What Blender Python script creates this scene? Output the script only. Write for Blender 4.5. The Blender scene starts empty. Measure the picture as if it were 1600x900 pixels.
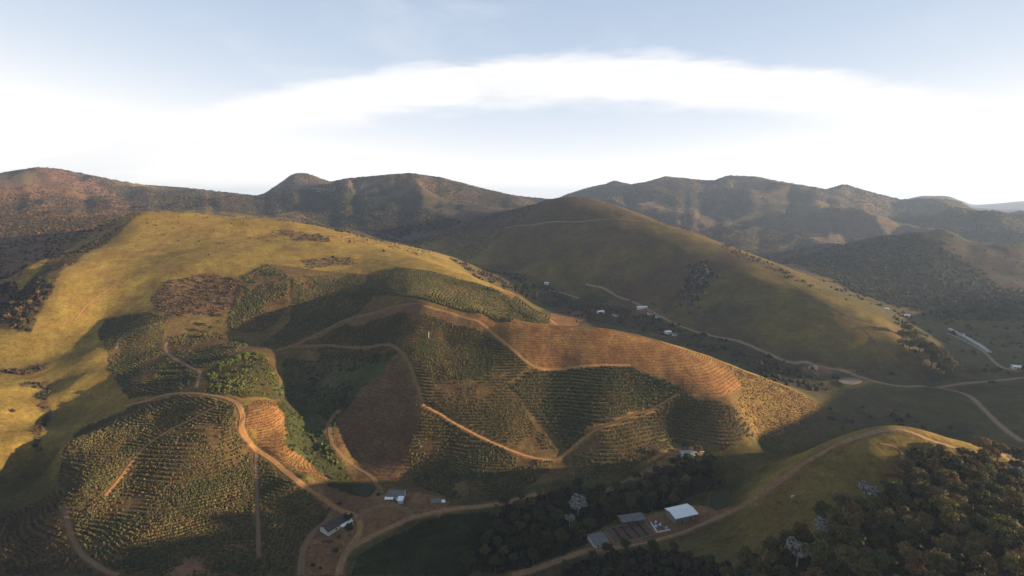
import bpy, bmesh, math, random
import numpy as np
from mathutils import Vector, kdtree
random.seed(7); rng = np.random.default_rng(7)
sc = bpy.context.scene
COL = sc.collection
R = math.radians

# ------------------------------------------------------------------ camera, sky, sun, exposure
CAMZ, PITCH, FPX = 190.0, R(10.27), 800.0          # drone 190 m above the valley floor
cam = bpy.data.cameras.new('camera'); cam.lens = 18.0; cam.sensor_width = 36.0
cam.clip_start = 1.0; cam.clip_end = 60000.0
camo = bpy.data.objects.new('camera', cam); COL.objects.link(camo)
camo.location = (0, 0, CAMZ); camo.rotation_euler = (R(90) - PITCH, 0, 0)
sc.camera = camo

SUN_AZ, SUN_EL = R(95), R(8.9)                    # azimuth clockwise from the view direction
world = bpy.data.worlds.new('World'); sc.world = world; world.use_nodes = True
def build_world():
    nt = world.node_tree; nt.nodes.clear(); N = nt.nodes.new; L = nt.links.new
    def math_(op, a, b=None, c=None, clamp=False):
        n = N('ShaderNodeMath'); n.operation = op; n.use_clamp = clamp
        for i, v in enumerate((a, b, c)):
            if v is None: continue
            if isinstance(v, (int, float)): n.inputs[i].default_value = v
            else: L(v, n.inputs[i])
        return n.outputs[0]
    def sstep(v, lo, hi):
        n = N('ShaderNodeMapRange'); n.interpolation_type = 'SMOOTHSTEP'
        for key, x in (('Value', v), ('From Min', lo), ('From Max', hi)):
            if isinstance(x, (int, float)): n.inputs[key].default_value = x
            else: L(x, n.inputs[key])
        return n.outputs[0]
    out = N('ShaderNodeOutputWorld'); bg = N('ShaderNodeBackground'); bg.inputs['Strength'].default_value = 0.05
    sky = N('ShaderNodeTexSky'); sky.sky_type = 'NISHITA'; sky.sun_disc = False
    sky.sun_elevation = SUN_EL; sky.sun_rotation = SUN_AZ
    sky.altitude = 600; sky.air_density = 1.0; sky.dust_density = 1.2; sky.ozone_density = 1.6
    tc = N('ShaderNodeTexCoord'); sp = N('ShaderNodeSeparateXYZ'); L(tc.outputs['Generated'], sp.inputs[0])
    x, y, z = sp.outputs
    az = math_('MULTIPLY', math_('ARCTAN2', x, y), 57.2958)
    el = math_('MULTIPLY', math_('ARCSINE', z), 57.2958)
    cv = N('ShaderNodeCombineXYZ'); L(math_('MULTIPLY', az, 0.07), cv.inputs[0]); L(math_('MULTIPLY', el, 0.34), cv.inputs[1])
    n1 = N('ShaderNodeTexNoise'); n1.inputs['Scale'].default_value = 1.5; n1.inputs['Detail'].default_value = 8; n1.inputs['Roughness'].default_value = 0.6
    n1.inputs['Distortion'].default_value = 0.35
    L(cv.outputs[0], n1.inputs['Vector'])
    nz = math_('SUBTRACT', n1.outputs['Fac'], 0.5)
    azc = math_('SUBTRACT', az, 5.0); az2 = math_('MULTIPLY', azc, azc)
    top = math_('SUBTRACT', 14.3, math_('MULTIPLY', az2, 0.0050))
    low = math_('SUBTRACT', 9.0, math_('MULTIPLY', az2, 0.0045))
    eln = math_('ADD', el, math_('MULTIPLY', nz, 3.6))
    up = math_('SUBTRACT', 1.0, sstep(eln, math_('SUBTRACT', top, 1.1), math_('ADD', top, 0.5)))
    dn = sstep(eln, math_('SUBTRACT', low, 0.5), math_('ADD', low, 1.6))
    band = math_('MULTIPLY', up, dn)
    band = math_('MULTIPLY', band, math_('ADD', 0.97, math_('MULTIPLY', nz, 0.7), clamp=True))
    # thin cirrus veils above the bank
    cv2 = N('ShaderNodeCombineXYZ'); L(math_('MULTIPLY', az, 0.035), cv2.inputs[0]); L(math_('MULTIPLY', el, 0.09), cv2.inputs[1]); cv2.inputs[2].default_value = 4.2
    n2 = N('ShaderNodeTexNoise'); n2.inputs['Scale'].default_value = 2.0; n2.inputs['Detail'].default_value = 7; n2.inputs['Roughness'].default_value = 0.55; n2.inputs['Distortion'].default_value = 0.6
    L(cv2.outputs[0], n2.inputs['Vector'])
    veil = math_('MULTIPLY', sstep(n2.outputs['Fac'], 0.48, 0.78), 0.22)
    hz = math_('MULTIPLY', math_('POWER', 2.718, math_('MULTIPLY', math_('MAXIMUM', el, 0.0), -0.19)), math_('ADD', 1.5, math_('MINIMUM', math_('MULTIPLY', az2, 0.0009), 2.2)), clamp=True)
    m1 = math_('MAXIMUM', band, veil)
    def mix(f, a, b):
        n = N('ShaderNodeMix'); n.data_type = 'RGBA'; L(f, n.inputs[0])
        for i, v in ((6, a), (7, b)):
            if isinstance(v, tuple): n.inputs[i].default_value = v
            else: L(v, n.inputs[i])
        return n.outputs[2]
    milk = math_('MULTIPLY', math_('POWER', 2.718, math_('MULTIPLY', math_('MAXIMUM', el, 0.0), -0.026)), 1.25, clamp=True)
    c = mix(milk, sky.outputs[0], (3.6, 4.45, 5.75, 1)); c = mix(hz, c, (7.9, 7.7, 7.3, 1))
    c = mix(m1, c, (6.9, 6.85, 6.85, 1))
    L(c, bg.inputs['Color']); L(bg.outputs[0], out.inputs['Surface'])
build_world()

sun = bpy.data.lights.new('sun', 'SUN'); sun.energy = 5.0; sun.angle = R(0.53); sun.color = (1.0, 0.77, 0.46)
suno = bpy.data.objects.new('sun', sun); COL.objects.link(suno)
sdir = Vector((math.sin(SUN_AZ) * math.cos(SUN_EL), math.cos(SUN_AZ) * math.cos(SUN_EL), math.sin(SUN_EL)))
suno.rotation_euler = sdir.to_track_quat('Z', 'Y').to_euler(); suno.location = (600, -100, 400)
vs = sc.view_settings; vs.view_transform = 'Standard'; vs.look = 'None'; vs.gamma = 1.0; vs.exposure = 1.6
vs.use_curve_mapping = False

# ------------------------------------------------------------------ helpers: pixels to directions
CP, SP = math.cos(PITCH), math.sin(PITCH)
def ray(u, v):
    dx, dy = (u - 800) / FPX, (450 - v) / FPX
    return dx, CP + dy * SP, -SP + dy * CP
def P(u, v, Y):                                     # a pixel with its forward distance in metres
    dx, dy, dz = ray(u, v); t = Y / dy
    return (dx * t, Y, CAMZ + dz * t)
def Q(u, v, Z):                                     # a pixel with the height of the ground it shows
    dx, dy, dz = ray(u, v); t = (Z - CAMZ) / dz
    return (dx * t, dy * t, Z)

# ------------------------------------------------------------------ noise
def _hash(ix, iy, seed):
    h = (ix.astype(np.int64) * 374761393 + iy.astype(np.int64) * 668265263 + seed * 974634777) & 0xFFFFFFFF
    h = ((h ^ (h >> 13)) * 1274126177) & 0xFFFFFFFF
    return ((h ^ (h >> 16)) & 0xFFFFFF) / float(0xFFFFFF)
def vnoise(x, y, seed=0):
    ix, iy = np.floor(x), np.floor(y); fx, fy = x - ix, y - iy
    fx = fx * fx * fx * (fx * (fx * 6 - 15) + 10); fy = fy * fy * fy * (fy * (fy * 6 - 15) + 10)
    a, b = _hash(ix, iy, seed), _hash(ix + 1, iy, seed); c, d = _hash(ix, iy + 1, seed), _hash(ix + 1, iy + 1, seed)
    return (a * (1 - fx) + b * fx) * (1 - fy) + (c * (1 - fx) + d * fx) * fy
def fbm(x, y, wl, oct=4, seed=0, gain=0.5):
    s = np.zeros_like(x, dtype=float); amp = 1.0; tot = 0
    for o in range(oct):
        c, q = math.cos(o * 0.9 + 0.4), math.sin(o * 0.9 + 0.4)
        s += amp * (vnoise((x * c - y * q) / wl + 17.3 * o, (x * q + y * c) / wl - 9.1 * o, seed + o * 7) * 2 - 1)
        tot += amp; amp *= gain; wl *= 0.5
    return s / tot
def ridged(x, y, wl, oct=5, seed=0):
    s = np.zeros_like(x, dtype=float); amp = 1.0; tot = 0
    for o in range(oct):
        c, q = math.cos(o * 1.1 + 0.2), math.sin(o * 1.1 + 0.2)
        n = vnoise((x * c - y * q) / wl + 5.3 * o, (x * q + y * c) / wl - 3.1 * o, seed + o * 5) * 2 - 1
        s += amp * (1 - 2 * np.abs(n)); tot += amp; amp *= 0.5; wl *= 0.48
    return s / tot
def smooth(a, b, x):
    t = np.clip((x - a) / (b - a), 0, 1); return t * t * (3 - 2 * t)

# ------------------------------------------------------------------ terrain: surveyed points
C = []
# near valley floor and farmyards
for a in [(545,890,0),(700,880,-2),(850,885,0),(620,812,2),(560,800,3),(760,795,1),(900,852,3),(1000,832,5),(1066,808,6),
          (870,805,-1),(960,795,-1),(1050,762,1),(1130,780,5),(1130,742,3),(1068,712,8),(960,750,2),(860,757,3),(640,777,6),(700,782,5),
          (1200,697,2),(1275,668,3),(1350,642,3),(1450,640,4),(1560,640,8),(1590,690,8),(1500,680,6),(1330,598,4),(1275,578,6),(1460,606,6),
          (1590,590,10),(1240,566,8),(1150,537,10),(1040,512,14),(1010,487,16),(940,488,18),(960,462,20),(900,447,26),(850,442,30),
          (800,417,40),(720,397,52),(650,382,66),(620,372,75),
          (520,742,3),(474,668,14),(486,700,10),(512,728,5),(466,628,20),(470,600,24),(512,672,15),(515,640,19),(530,700,9),(540,600,29),(560,570,38),
          (60,740,6),(30,800,0),(100,860,2),(20,880,-3),(70,660,15),(72,612,27),(72,560,38),(440,500,58),
          (1540,530,12),(1480,510,12),(1560,560,10),(1420,490,14),(1330,455,18),(1250,420,25),(1590,500,20),(1478,572,9)]: C.append(Q(*a))
# plantation spur in the middle: crest, then face
crest = [(660,477,490),(705,484,482),(750,490,475),(800,499,469),(850,507,463),(900,510,460),(950,514,455),(1000,524,448),(1040,535,444),(1090,550,438),(1130,565,432),(1200,595,426),(1250,615,432),(1295,637,424)]
for a in crest:
    p = P(*a); C.append(p)
    k = (p[1] + 45) / p[1]
    if 800 <= a[0] < 1240: C.append((p[0] * k, p[1] + 45, max(14, p[2] - 22)))
for a in [(870,572,411),(985,572,405),(1065,606,385),(1150,640,368),(1185,690,356),(940,665,353),(880,705,340),(1000,650,365),(1060,690,351),
          (800,600,391),(750,650,362),(660,630,373),(700,700,341),(650,750,322),(640,700,342),(650,560,420),(620,542,440),(600,600,400),(590,660,370),
          (560,700,356),(700,530,449),(760,520,453),(560,505,500),(520,520,490),
          (430,640,360),(380,640,350),(400,700,325),(480,745,300),(520,755,305),(450,690,334),(520,800,283),
          # left coffee spur
          (300,612,382),(200,635,376),(250,660,345),(250,700,315),(200,750,294),(330,700,315),(400,770,289),(300,800,271),(200,850,246),(400,860,243),(480,860,245),
          (130,760,285),(100,700,318),(150,690,322),
          # knolls and golden hill on the left
          (30,520,490),(0,560,455),(30,620,392),(10,640,366),(0,610,392),(20,700,322),(150,640,385),(170,620,400),(180,560,460),(230,520,493),(150,500,532),(150,560,456),(110,520,505),(115,600,415),
          (250,450,575),(150,430,600),(300,400,660),(100,450,560),(65,432,590),(120,395,680),(180,360,760),(215,332,830),(270,330,845),(300,331,850),(250,380,720),(330,335,860),
          (400,342,850),(460,352,830),(510,368,795),(560,387,760),(610,397,730),(660,407,700),(700,420,670),(740,435,640),(800,460,600),(855,495,560),(450,400,690),(400,370,770),(550,415,670),(620,420,640),
          (580,440,600),(650,450,560),(700,445,595),(780,480,555),(700,470,530),(620,468,520),(420,415,640),(385,450,580),(455,440,592),(480,450,585),(520,470,560),
          (350,500,530),(300,540,480),(240,540,480),(220,590,415),(280,580,425),(330,575,425),(380,560,440),(430,590,418),(310,450,580),(370,480,550),
          # behind the golden ridge, left mountain
          (90,400,730),(180,352,880),(40,430,620),(30,470,600),(10,440,640),(60,380,830),(0,400,760),(0,350,1050),(100,340,1150),(200,320,1500),
          (60,300,1800),(120,300,1750),(0,272,2000),(30,265,2000),(60,261,2000),(95,264,2000),(130,271,2050),(180,281,2100),(220,288,2100),(290,293,2300),(360,302,2300),(400,306,2300),(300,318,1700),(400,330,1500),
          # middle range
          (412,303,2600),(440,284,2600),(465,270,2600),(490,272,2600),(515,283,2600),(545,279,2300),(600,273,2300),(640,270,2300),(690,277,2300),(740,291,2250),(790,303,2200),(830,311,2100),
          (600,320,1750),(680,330,1650),(560,345,1580),(640,350,1480),(500,330,1800),(520,355,1500),(600,366,1350),(700,352,1430),(780,330,1500),
          # round hill right of centre
          (830,322,1300),(760,343,1330),(870,312,1250),(900,309,1250),(950,319,1200),(1010,341,1100),(1070,361,1010),(1130,386,920),(1190,412,820),(1250,442,730),(1310,475,642),(1370,510,575),(1410,535,542),(1440,565,512),(1450,595,495),
          (900,350,1120),(900,400,990),(1000,400,930),(1000,450,845),(850,400,1040),(1100,450,765),(1100,500,692),(1200,500,645),(1200,450,715),(1300,550,545),(1300,510,580),(1380,570,520),(1100,410,850),(1000,480,780),(800,370,1150),(700,375,1230),
          # dark ridge at the right, ranges behind
          (1220,398,1500),(1300,385,1450),(1370,370,1400),(1420,363,1350),(1470,375,1250),(1540,410,1100),(1600,440,1000),(1400,420,1100),(1500,450,950),
          (885,304,3000),(920,293,3000),(960,282,3200),(985,288,3200),(1010,284,3000),(1040,275,2900),(1090,281,2900),(1115,282,2900),(1138,274,2950),(1180,276,2900),(1230,285,2850),(1290,296,2750),(1320,288,2700),(1360,300,2650),(1410,313,2600),(1460,333,2300),
          (1100,330,2300),(1200,330,2200),(1300,340,2000),(1150,370,1700),(1250,365,1800),(1000,318,2400),(1400,345,1900),
          (1450,352,1950),(1490,338,1900),(1510,328,1900),(1530,321,1900),(1545,319,1900),(1562,324,1890),(1590,340,1850),(1560,350,1750),(1505,352,1780),(1475,352,1850),(1640,370,1700),(1500,385,1550),
          (1415,311,4500),(1440,306,4500),(1480,306,4500),(1520,318,4300),(1560,318,7000),(1600,313,7000),(850,306,8000),(800,305,7000),(380,305,6000),(300,300,4500),
          # knoll with the wood at the lower right
          (1400,668,262),(1360,676,260),(1330,690,255),(1440,674,262),(1480,690,257),(1560,712,250),(1600,725,248),(1280,720,255),(1200,770,255),(1130,810,258),(1250,790,232),(1150,850,232),(1050,880,222),(950,890,224),
          (1350,760,228),(1400,740,233),(1500,740,236),(1500,800,197),(1400,850,178),(1300,880,180),(1550,880,160),(1200,880,195),(1600,800,202)]: C.append(P(*a))
# ground the photograph cannot see (behind crests, beside and below the camera)
C += [(60,590,24),(150,545,14),(0,680,36),(-300,1080,88),(-560,1150,112),(-120,1000,72),(-480,1250,115),
      (240,325,24),(300,320,22),(190,330,12),(140,330,6),(330,1650,60),(520,1250,34),(1317,1750,40),(640,820,16),
      (-600,300,24),(-900,600,75),(-420,120,40),(-200,90,50),(-150,200,2),(0,110,26),(0,170,6),(60,190,8),(120,120,58),(200,110,74),(300,140,72),(330,215,50),(420,230,42),(450,330,30),
      (600,340,66),(750,330,92),(620,500,36),(900,640,80),(850,560,60),(900,200,110),(1300,300,130),(1400,700,60),(-1500,700,140),(-1600,1500,220),
      (0,60,45),(-60,20,60),(60,20,62),(-900,-300,110),(900,-300,120),(-300,-100,80),(300,-100,90),
      (-3000,3000,230),(-2500,500,210),(2600,600,90),(2600,2200,90),(4800,5200,90),(2300,3600,60),(1500,4200,80),(300,4500,110),(-500,4200,120),(-1500,4500,150),(-3200,4700,200),
      (0,10500,185),(3000,10000,170),(-3000,10000,190),(7000,8000,150),(-7000,8000,180),(9500,2500,150),(-9500,2500,180)]
C = np.array(C, float)
def big_relief(x, y):                                # gullied relief of the far ranges
    r = np.hypot(x, y); return (ridged(x, y, 640, 3, 21) - .35) * 62 * smooth(1300, 2100, r) * (1 - smooth(3200, 5200, r))
CA = np.arctan2(C[:, 0], C[:, 1]); CL = np.log(np.hypot(C[:, 0], C[:, 1]))
def kern(d2): return d2 ** 0.85                      # between |r| and the thin plate: little overshoot
def fit():
    n = len(C); d2 = (CA[:, None] - CA) ** 2 + (CL[:, None] - CL) ** 2
    A = np.zeros((n + 3, n + 3)); A[:n, :n] = kern(d2) ; A[:n, :n] += np.eye(n) * 2e-4
    A[:n, n] = 1; A[:n, n + 1] = CA; A[:n, n + 2] = CL; A[n:, :n] = A[:n, n:].T
    return np.linalg.solve(A, np.concatenate([C[:, 2] - big_relief(C[:, 0], C[:, 1]), [0, 0, 0]]))
W_ = fit()
# polar sheet round the drone's foot point: even detail from the near slopes to the horizon
az = np.concatenate([np.linspace(R(-128), R(-50), 70, endpoint=False), np.linspace(R(-50), R(50), 800, endpoint=False), np.linspace(R(50), R(128), 71)])
lr = np.concatenate([np.linspace(math.log(40), math.log(140), 50, endpoint=False), np.linspace(math.log(140), math.log(900), 340, endpoint=False), np.linspace(math.log(900), math.log(11000), 215)])
def rbf_grid(a, l):
    ga, gl = np.linspace(a[0], a[-1], 640), np.linspace(l[0], l[-1], 330)
    Z = np.empty((len(gl), len(ga)))
    for i, q in enumerate(gl):
        d2 = (ga[:, None] - CA) ** 2 + (q - CL) ** 2
        Z[i] = kern(d2) @ W_[:-3] + W_[-3] + W_[-2] * ga + W_[-1] * q
    def cub(Z, g, x, axis):                          # Catmull-Rom resampling
        t = (x - g[0]) / (g[1] - g[0]); i = np.clip(np.floor(t).astype(int), 0, len(g) - 2); f = t - i
        Z = np.moveaxis(Z, axis, 0); m = len(g) - 1
        p0, p1, p2, p3 = Z[np.clip(i - 1, 0, m)], Z[i], Z[np.clip(i + 1, 0, m)], Z[np.clip(i + 2, 0, m)]
        f = f[:, None]
        o = p1 + 0.5 * f * (p2 - p0 + f * (2 * p0 - 5 * p1 + 4 * p2 - p3 + f * (3 * (p1 - p2) + p3 - p0)))
        return np.moveaxis(o, 0, axis)
    return cub(cub(Z, ga, a, 1), gl, l, 0)
ZS = rbf_grid(az, lr)                                # smooth lie of the land
AZ, LR = np.meshgrid(az, lr); RR = np.exp(LR)
GX, GY = RR * np.sin(AZ), RR * np.cos(AZ)
far = smooth(1000, 2000, RR)
ZG = ZS + fbm(GX, GY, 60, 4, 3) * 1.6 * (1 - far) + fbm(GX, GY, 11, 3, 9) * 0.30 * smooth(1200, 500, RR) \
     + big_relief(GX, GY) + ridged(GX, GY, 240, 5, 33) * 14 * smooth(1000, 1900, RR) * (1 - .7 * smooth(3500, 6000, RR)) + fbm(GX, GY, 120, 4, 37) * 3.0 * smooth(500, 900, RR)
SKY = [(-60,280),(0,270),(30,265),(60,261),(95,264),(130,271),(180,281),(220,288),(290,293),(360,301),(400,306),(412,303),(440,284),(455,273),(465,270),(480,271),(515,284),(545,279),(600,273),(640,270),(690,277),(740,291),(790,303),(820,307),(860,311),(870,310),(885,304),(920,293),(945,288),(960,282),(985,288),(1010,284),(1040,275),(1090,281),(1115,282),(1138,274),(1180,276),(1230,285),(1290,296),(1320,288),(1360,300),(1410,312),(1440,306),(1480,306),(1520,320),(1545,319),(1600,314),(1660,318)]
def fit_skyline():                                   # bring the crest of the far ranges to the surveyed skyline
    global ZG
    a_ = []; e_ = []
    for u, v in SKY: dx, dy, dz = ray(u, v); a_.append(math.atan2(dx, dy)); e_.append(dz / math.hypot(dx, dy))
    want = np.interp(az, a_, e_); fr = RR[:, 0] > 1150
    for it in range(4):
        have = ((ZG[fr] - CAMZ) / RR[fr]).max(0); d = want - have
        d = np.where((az > a_[0] - .05) & (az < a_[-1] + .05), d, 0); k = np.hanning(13)[1:-1]; k /= k.sum(); d = np.convolve(d, k, 'same')
        ZG = ZG + d[None, :] * RR * smooth(1250, 1900, RR)
fit_skyline()
def interp(Z, x, y):                                 # height of a grid field at world x, y
    a = np.arctan2(x, y); l = np.log(np.maximum(np.hypot(x, y), 41))
    i = np.clip(np.searchsorted(az, a) - 1, 0, len(az) - 2); j = np.clip(np.searchsorted(lr, l) - 1, 0, len(lr) - 2)
    f = np.clip((a - az[i]) / (az[i + 1] - az[i]), 0, 1); g = np.clip((l - lr[j]) / (lr[j + 1] - lr[j]), 0, 1)
    return (Z[j, i] * (1 - f) + Z[j, i + 1] * f) * (1 - g) + (Z[j + 1, i] * (1 - f) + Z[j + 1, i + 1] * f) * g
def hit(u, v, Z=None):                               # where the sight line through a pixel meets the ground
    Z = ZG if Z is None else Z
    dx, dy, dz = ray(u, v); a = math.atan2(dx, dy); h = math.hypot(dx, dy)
    r = np.exp(np.linspace(math.log(60), math.log(10800), 4000))
    d = CAMZ + dz / h * r - interp(Z, r * math.sin(a), r * math.cos(a))
    k = np.argmax(d < 0)
    if d[k] >= 0: return None
    k = max(k, 1); t = d[k - 1] / (d[k - 1] - d[k]); rr = r[k - 1] + t * (r[k] - r[k - 1])
    return np.array([rr * math.sin(a), rr * math.cos(a)])
def hits(pts):
    o = [hit(u, v) for u, v in pts]
    return np.array([p for p in o if p is not None])
def gz(x, y): return float(interp(ZG, np.array([x]), np.array([y]))[0])
def inside(poly, x, y, wob=1.2):
    if wob:
        x = x + fbm(x, y, 14, 2, 77) * wob; y = y + fbm(x, y, 14, 2, 78) * wob
    ins = np.zeros(np.shape(x), bool); n = len(poly)
    for i in range(n):
        x1, y1 = poly[i]; x2, y2 = poly[(i + 1) % n]
        if y1 == y2: continue
        c = ((y1 > y) != (y2 > y)) & (x < (x2 - x1) * (y - y1) / (y2 - y1) + x1)
        ins ^= c
    return ins
def spline(p, step=1.2):                             # smooth curve through points, even steps
    p = np.array(p); q = np.vstack([2 * p[0] - p[1], p, 2 * p[-1] - p[-2]]); o = []
    for i in range(1, len(q) - 2):
        n = max(2, int(np.hypot(*(q[i + 1] - q[i])) / step))
        for k in range(n):
            f = k / n
            o.append(q[i] + 0.5 * f * (q[i + 1] - q[i - 1] + f * (2 * q[i - 1] - 5 * q[i] + 4 * q[i + 1] - q[i + 2] + f * (3 * (q[i] - q[i + 1]) + q[i + 2] - q[i - 1]))))
    o.append(p[-1]); return np.array(o)

# ------------------------------------------------------------------ roads and tracks: lines on the ground
ROADS = [  # name, half width, tone, bank, label, pixels
 ('dirt_road', 1.8, 'road', 1, 'dirt road curving round the near valley from bottom edge past the farmhouses', [(530,899),(533,880),(545,858),(580,838),(630,814),(680,800),(740,792),(800,783),(850,768)]),
 ('dirt_road', 1.7, 'orange', 1, 'orange dirt road winding down the left coffee spur to the junction', [(195,634),(225,627),(268,615),(330,617),(365,627),(378,645),(377,668),(390,692),(430,722),(470,755),(520,790),(556,806),(562,830),(548,852)]),
 ('dirt_road', 1.65, 'road', 1, 'dirt road from bottom edge past the drying yard and over the knoll', [(800,899),(860,880),(910,862),(960,852),(1010,846),(1060,832),(1110,812),(1160,790),(1200,765),(1250,727),(1290,704),(1330,685),(1370,674),(1410,671),(1440,682),(1480,696),(1530,706),(1570,711),(1598,726)]),
 ('dirt_road', 1.9, 'pale', 0, 'long pale dirt road along the far valley floor', [(1598,690),(1560,662),(1530,632),(1505,615),(1460,606),(1420,604),(1375,598),(1335,585),(1300,574),(1265,566),(1230,565),(1190,548),(1150,532),(1110,524),(1060,508),(1020,488),(985,470),(950,454),(915,444)]),
 ('valley_track', 1.6, 'pale', 0, 'pale track branching off the valley road to the right edge', [(1465,606),(1500,600),(1545,596),(1598,590)]),
 ('valley_track', 1.5, 'pale', 0, 'pale track beside the long white greenhouse roof', [(1478,520),(1510,534),(1540,552),(1562,572),(1590,580)]),
 ('valley_track', 1.8, 'pale', 0, 'narrow track climbing from the bend behind the lone tree cluster', [(845,450),(880,458),(905,466)]),
 ('hill_track', 1.1, 'pale', 0, 'faint pale track crossing the face of the round hill', [(790,356),(820,352),(860,347),(920,345),(1000,346)]),
 ('hill_track', 1.3, 'pale', 0, 'faint track in the upper valley below the dark rocky slope', [(660,382),(690,398),(730,412),(770,424)]),
 ('field_track', 1.15, 'orange', 1, 'orange track between dark coffee field and the lower right coffee', [(866,719),(885,708),(905,690),(930,672),(960,662),(1000,645),(1060,614)]),
 ('field_track', 1.0, 'orange', 1, 'orange track slanting across the lower front coffee face', [(660,633),(690,648),(730,672),(790,700),(835,715),(866,719)]),
 ('field_track', 1.15, 'orange', 0, 'track round the edge of the orange terraced field', [(662,478),(720,495),(760,512),(800,545),(835,573),(890,575),(985,571)]),
 ('field_track', 1.15, 'brown', 1, 'brown track climbing past the farmhouse beside the brown terraces', [(600,772),(580,745),(545,722),(520,695),(515,660),(530,640)]),
 ('field_track', 1.0, 'brown', 0, 'track slanting up the shaded slope to the crest', [(430,548),(470,535),(510,515),(545,498),(600,484),(655,474)]),
 ('field_track', 0.95, 'brown', 0, 'level brown track curving round the head of the bowl', [(450,541),(520,540),(590,540),(622,546),(640,570),(652,602),(660,630)]),
 ('field_track', 0.95, 'pale', 0, 'pale track through the left coffee field', [(180,545),(195,527),(225,512),(255,503)]),
 ('field_track', 0.95, 'pale', 0, 'short pale track dividing the dim coffee patch on the left', [(265,528),(258,545),(275,562),(300,575),(312,583),(305,606)]),
 ('field_track', 1.0, 'orange', 0, 'orange slanting track across the lit coffee on the left spur', [(345,632),(300,655),(260,675),(220,705),(190,745),(165,775)]),
 ('field_track', 1.0, 'brown', 0, 'brown track down the shaded left spur to the bottom edge', [(100,790),(108,825),(130,868),(165,892),(185,899)]),
 ('field_track', 0.9, 'brown', 0, 'straight brown track down the shaded coffee rows', [(400,706),(401,760),(403,820),(404,870)]),
 ('yard_track', 1.8, 'brown', 1, 'red earth drive to the hillside house with two roofs', [(945,768),(980,752),(1015,736),(1045,724)]),
 ('yard_track', 1.6, 'brown', 0, 'earth drive round the lower farmhouse', [(560,812),(570,800),(600,790),(640,800),(632,812)]),
 ('yard_track', 1.6, 'brown', 0, 'earth track left of the dark roofed farmhouse', [(470,899),(474,860),(490,832),(520,808)]),
 ('cattle_path', 0.45, 'orange', 0, 'thin orange cattle path on the lower left of the golden hill', [(118,500),(135,478),(165,455),(185,440)]),
 ('cattle_path', 0.45, 'orange', 0, 'short orange cattle path high on the golden hill', [(255,415),(275,402),(295,397)]),
 ('cattle_path', 0.4, 'orange', 0, 'curved cattle path on the sunlit top of the knoll', [(1375,693),(1395,697),(1408,706),(1410,718)]),
 ('cattle_path', 0.5, 'brown', 0, 'faint cattle path low across the face of the round hill', [(1150,470),(1230,462),(1300,474)]),
 ('hill_track', 0.6, 'brown', 0, 'thin cattle track along the ridge of the right hill', [(1040,352),(1110,380),(1180,415),(1250,452),(1320,492),(1370,535),(1400,560)]),
]
RL = []
for nm, w, tone, bank, lab, px in ROADS:
    h = hits(px); RL.append((nm, w, tone, bank, lab, spline(h)))
def carve():
    pts, zs, ws, bk = [], [], [], []
    for nm, w, tone, bank, lab, l in RL:
        z = interp(ZG, l[:, 0], l[:, 1])
        k = np.ones(9) / 9; z = np.convolve(np.pad(z, 4, mode='edge'), k, 'valid')
        pts.append(l); zs.append(z); ws.append(np.full(len(l), w)); bk.append(np.full(len(l), bank))
    pts = np.vstack(pts); zs = np.concatenate(zs); ws = np.concatenate(ws); bk = np.concatenate(bk)
    t = kdtree.KDTree(len(pts))
    for i, p in enumerate(pts): t.insert((p[0], p[1], 0), i)
    t.balance()
    cell = 6.0; key = set()
    for p in pts:
        ci, cj = int(p[0] // cell), int(p[1] // cell)
        for a in (-1, 0, 1):
            for b in (-1, 0, 1): key.add((ci + a) * 100003 + cj + b)
    kk = (np.floor(GX / cell).astype(np.int64)) * 100003 + np.floor(GY / cell).astype(np.int64)
    m = np.isin(kk, np.array(list(key)))
    D = np.full(GX.shape, 99.0)
    for j, i in zip(*np.nonzero(m)):
        _, q, d = t.find((GX[j, i], GY[j, i], 0))
        e = d - ws[q]; D[j, i] = e
        if bk[q] and e < 2.6:
            s = max(0.0, min(1.0, (e - 0.4) / 2.2)); s = s * s * (3 - 2 * s)
            ZG[j, i] = zs[q] - 0.15 + (ZG[j, i] - zs[q] + 0.15) * s
    return D
ROADD = carve()

# level farmyards: cut flat into the slope
YARDS = {}
def yard(key, px, blend=6.0):
    global ZG
    p = hits(px); c = p.mean(0); z = float(interp(ZG, p[:, 0], p[:, 1]).mean())
    r = np.max(np.hypot(*(p - c).T)) + blend
    near = (np.abs(GX - c[0]) < r) & (np.abs(GY - c[1]) < r)
    d = np.full(GX.shape, 1e9)
    X, Y = GX[near], GY[near]; dd = np.full(X.shape, 1e9)
    for i in range(len(p)):
        a, b = p[i], p[(i + 1) % len(p)]; ab = b - a
        t = np.clip(((X - a[0]) * ab[0] + (Y - a[1]) * ab[1]) / (ab @ ab), 0, 1)
        dd = np.minimum(dd, np.hypot(X - a[0] - t * ab[0], Y - a[1] - t * ab[1]))
    dd[inside(p, X, Y, 0)] = 0; d[near] = dd
    s = smooth(0, blend, d); ZG = np.where(d < blend, z + (ZG - z) * s, ZG)
    YARDS[key] = (p, z)
yard('drying', [(918,852),(935,836),(965,822),(1010,808),(1045,800),(1085,794),(1100,808),(1060,824),(1000,842),(940,858)], 5)
yard('topyard', [(1045,716),(1055,702),(1095,702),(1100,716)], 4)
yard('house_b', [(600,776),(612,765),(640,770),(634,784)], 4)
yard('ruin', [(660,787),(672,778),(700,784),(694,793)], 3)
yard('house_a', [(500,836),(520,812),(545,806),(552,822),(532,840)], 5)
yard('pond', [(1308,596),(1318,589),(1338,589),(1348,596),(1335,602),(1318,602)], 8)
yard('darkpond', [(1108,790),(1112,777),(1135,772),(1138,784),(1122,793)], 5)
yard('shadepond', [(553,772),(560,760),(578,758),(586,766),(575,776)], 5)
yard('earthyard', [(1255,574),(1275,568),(1300,574),(1296,584),(1270,588)], 8)

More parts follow.
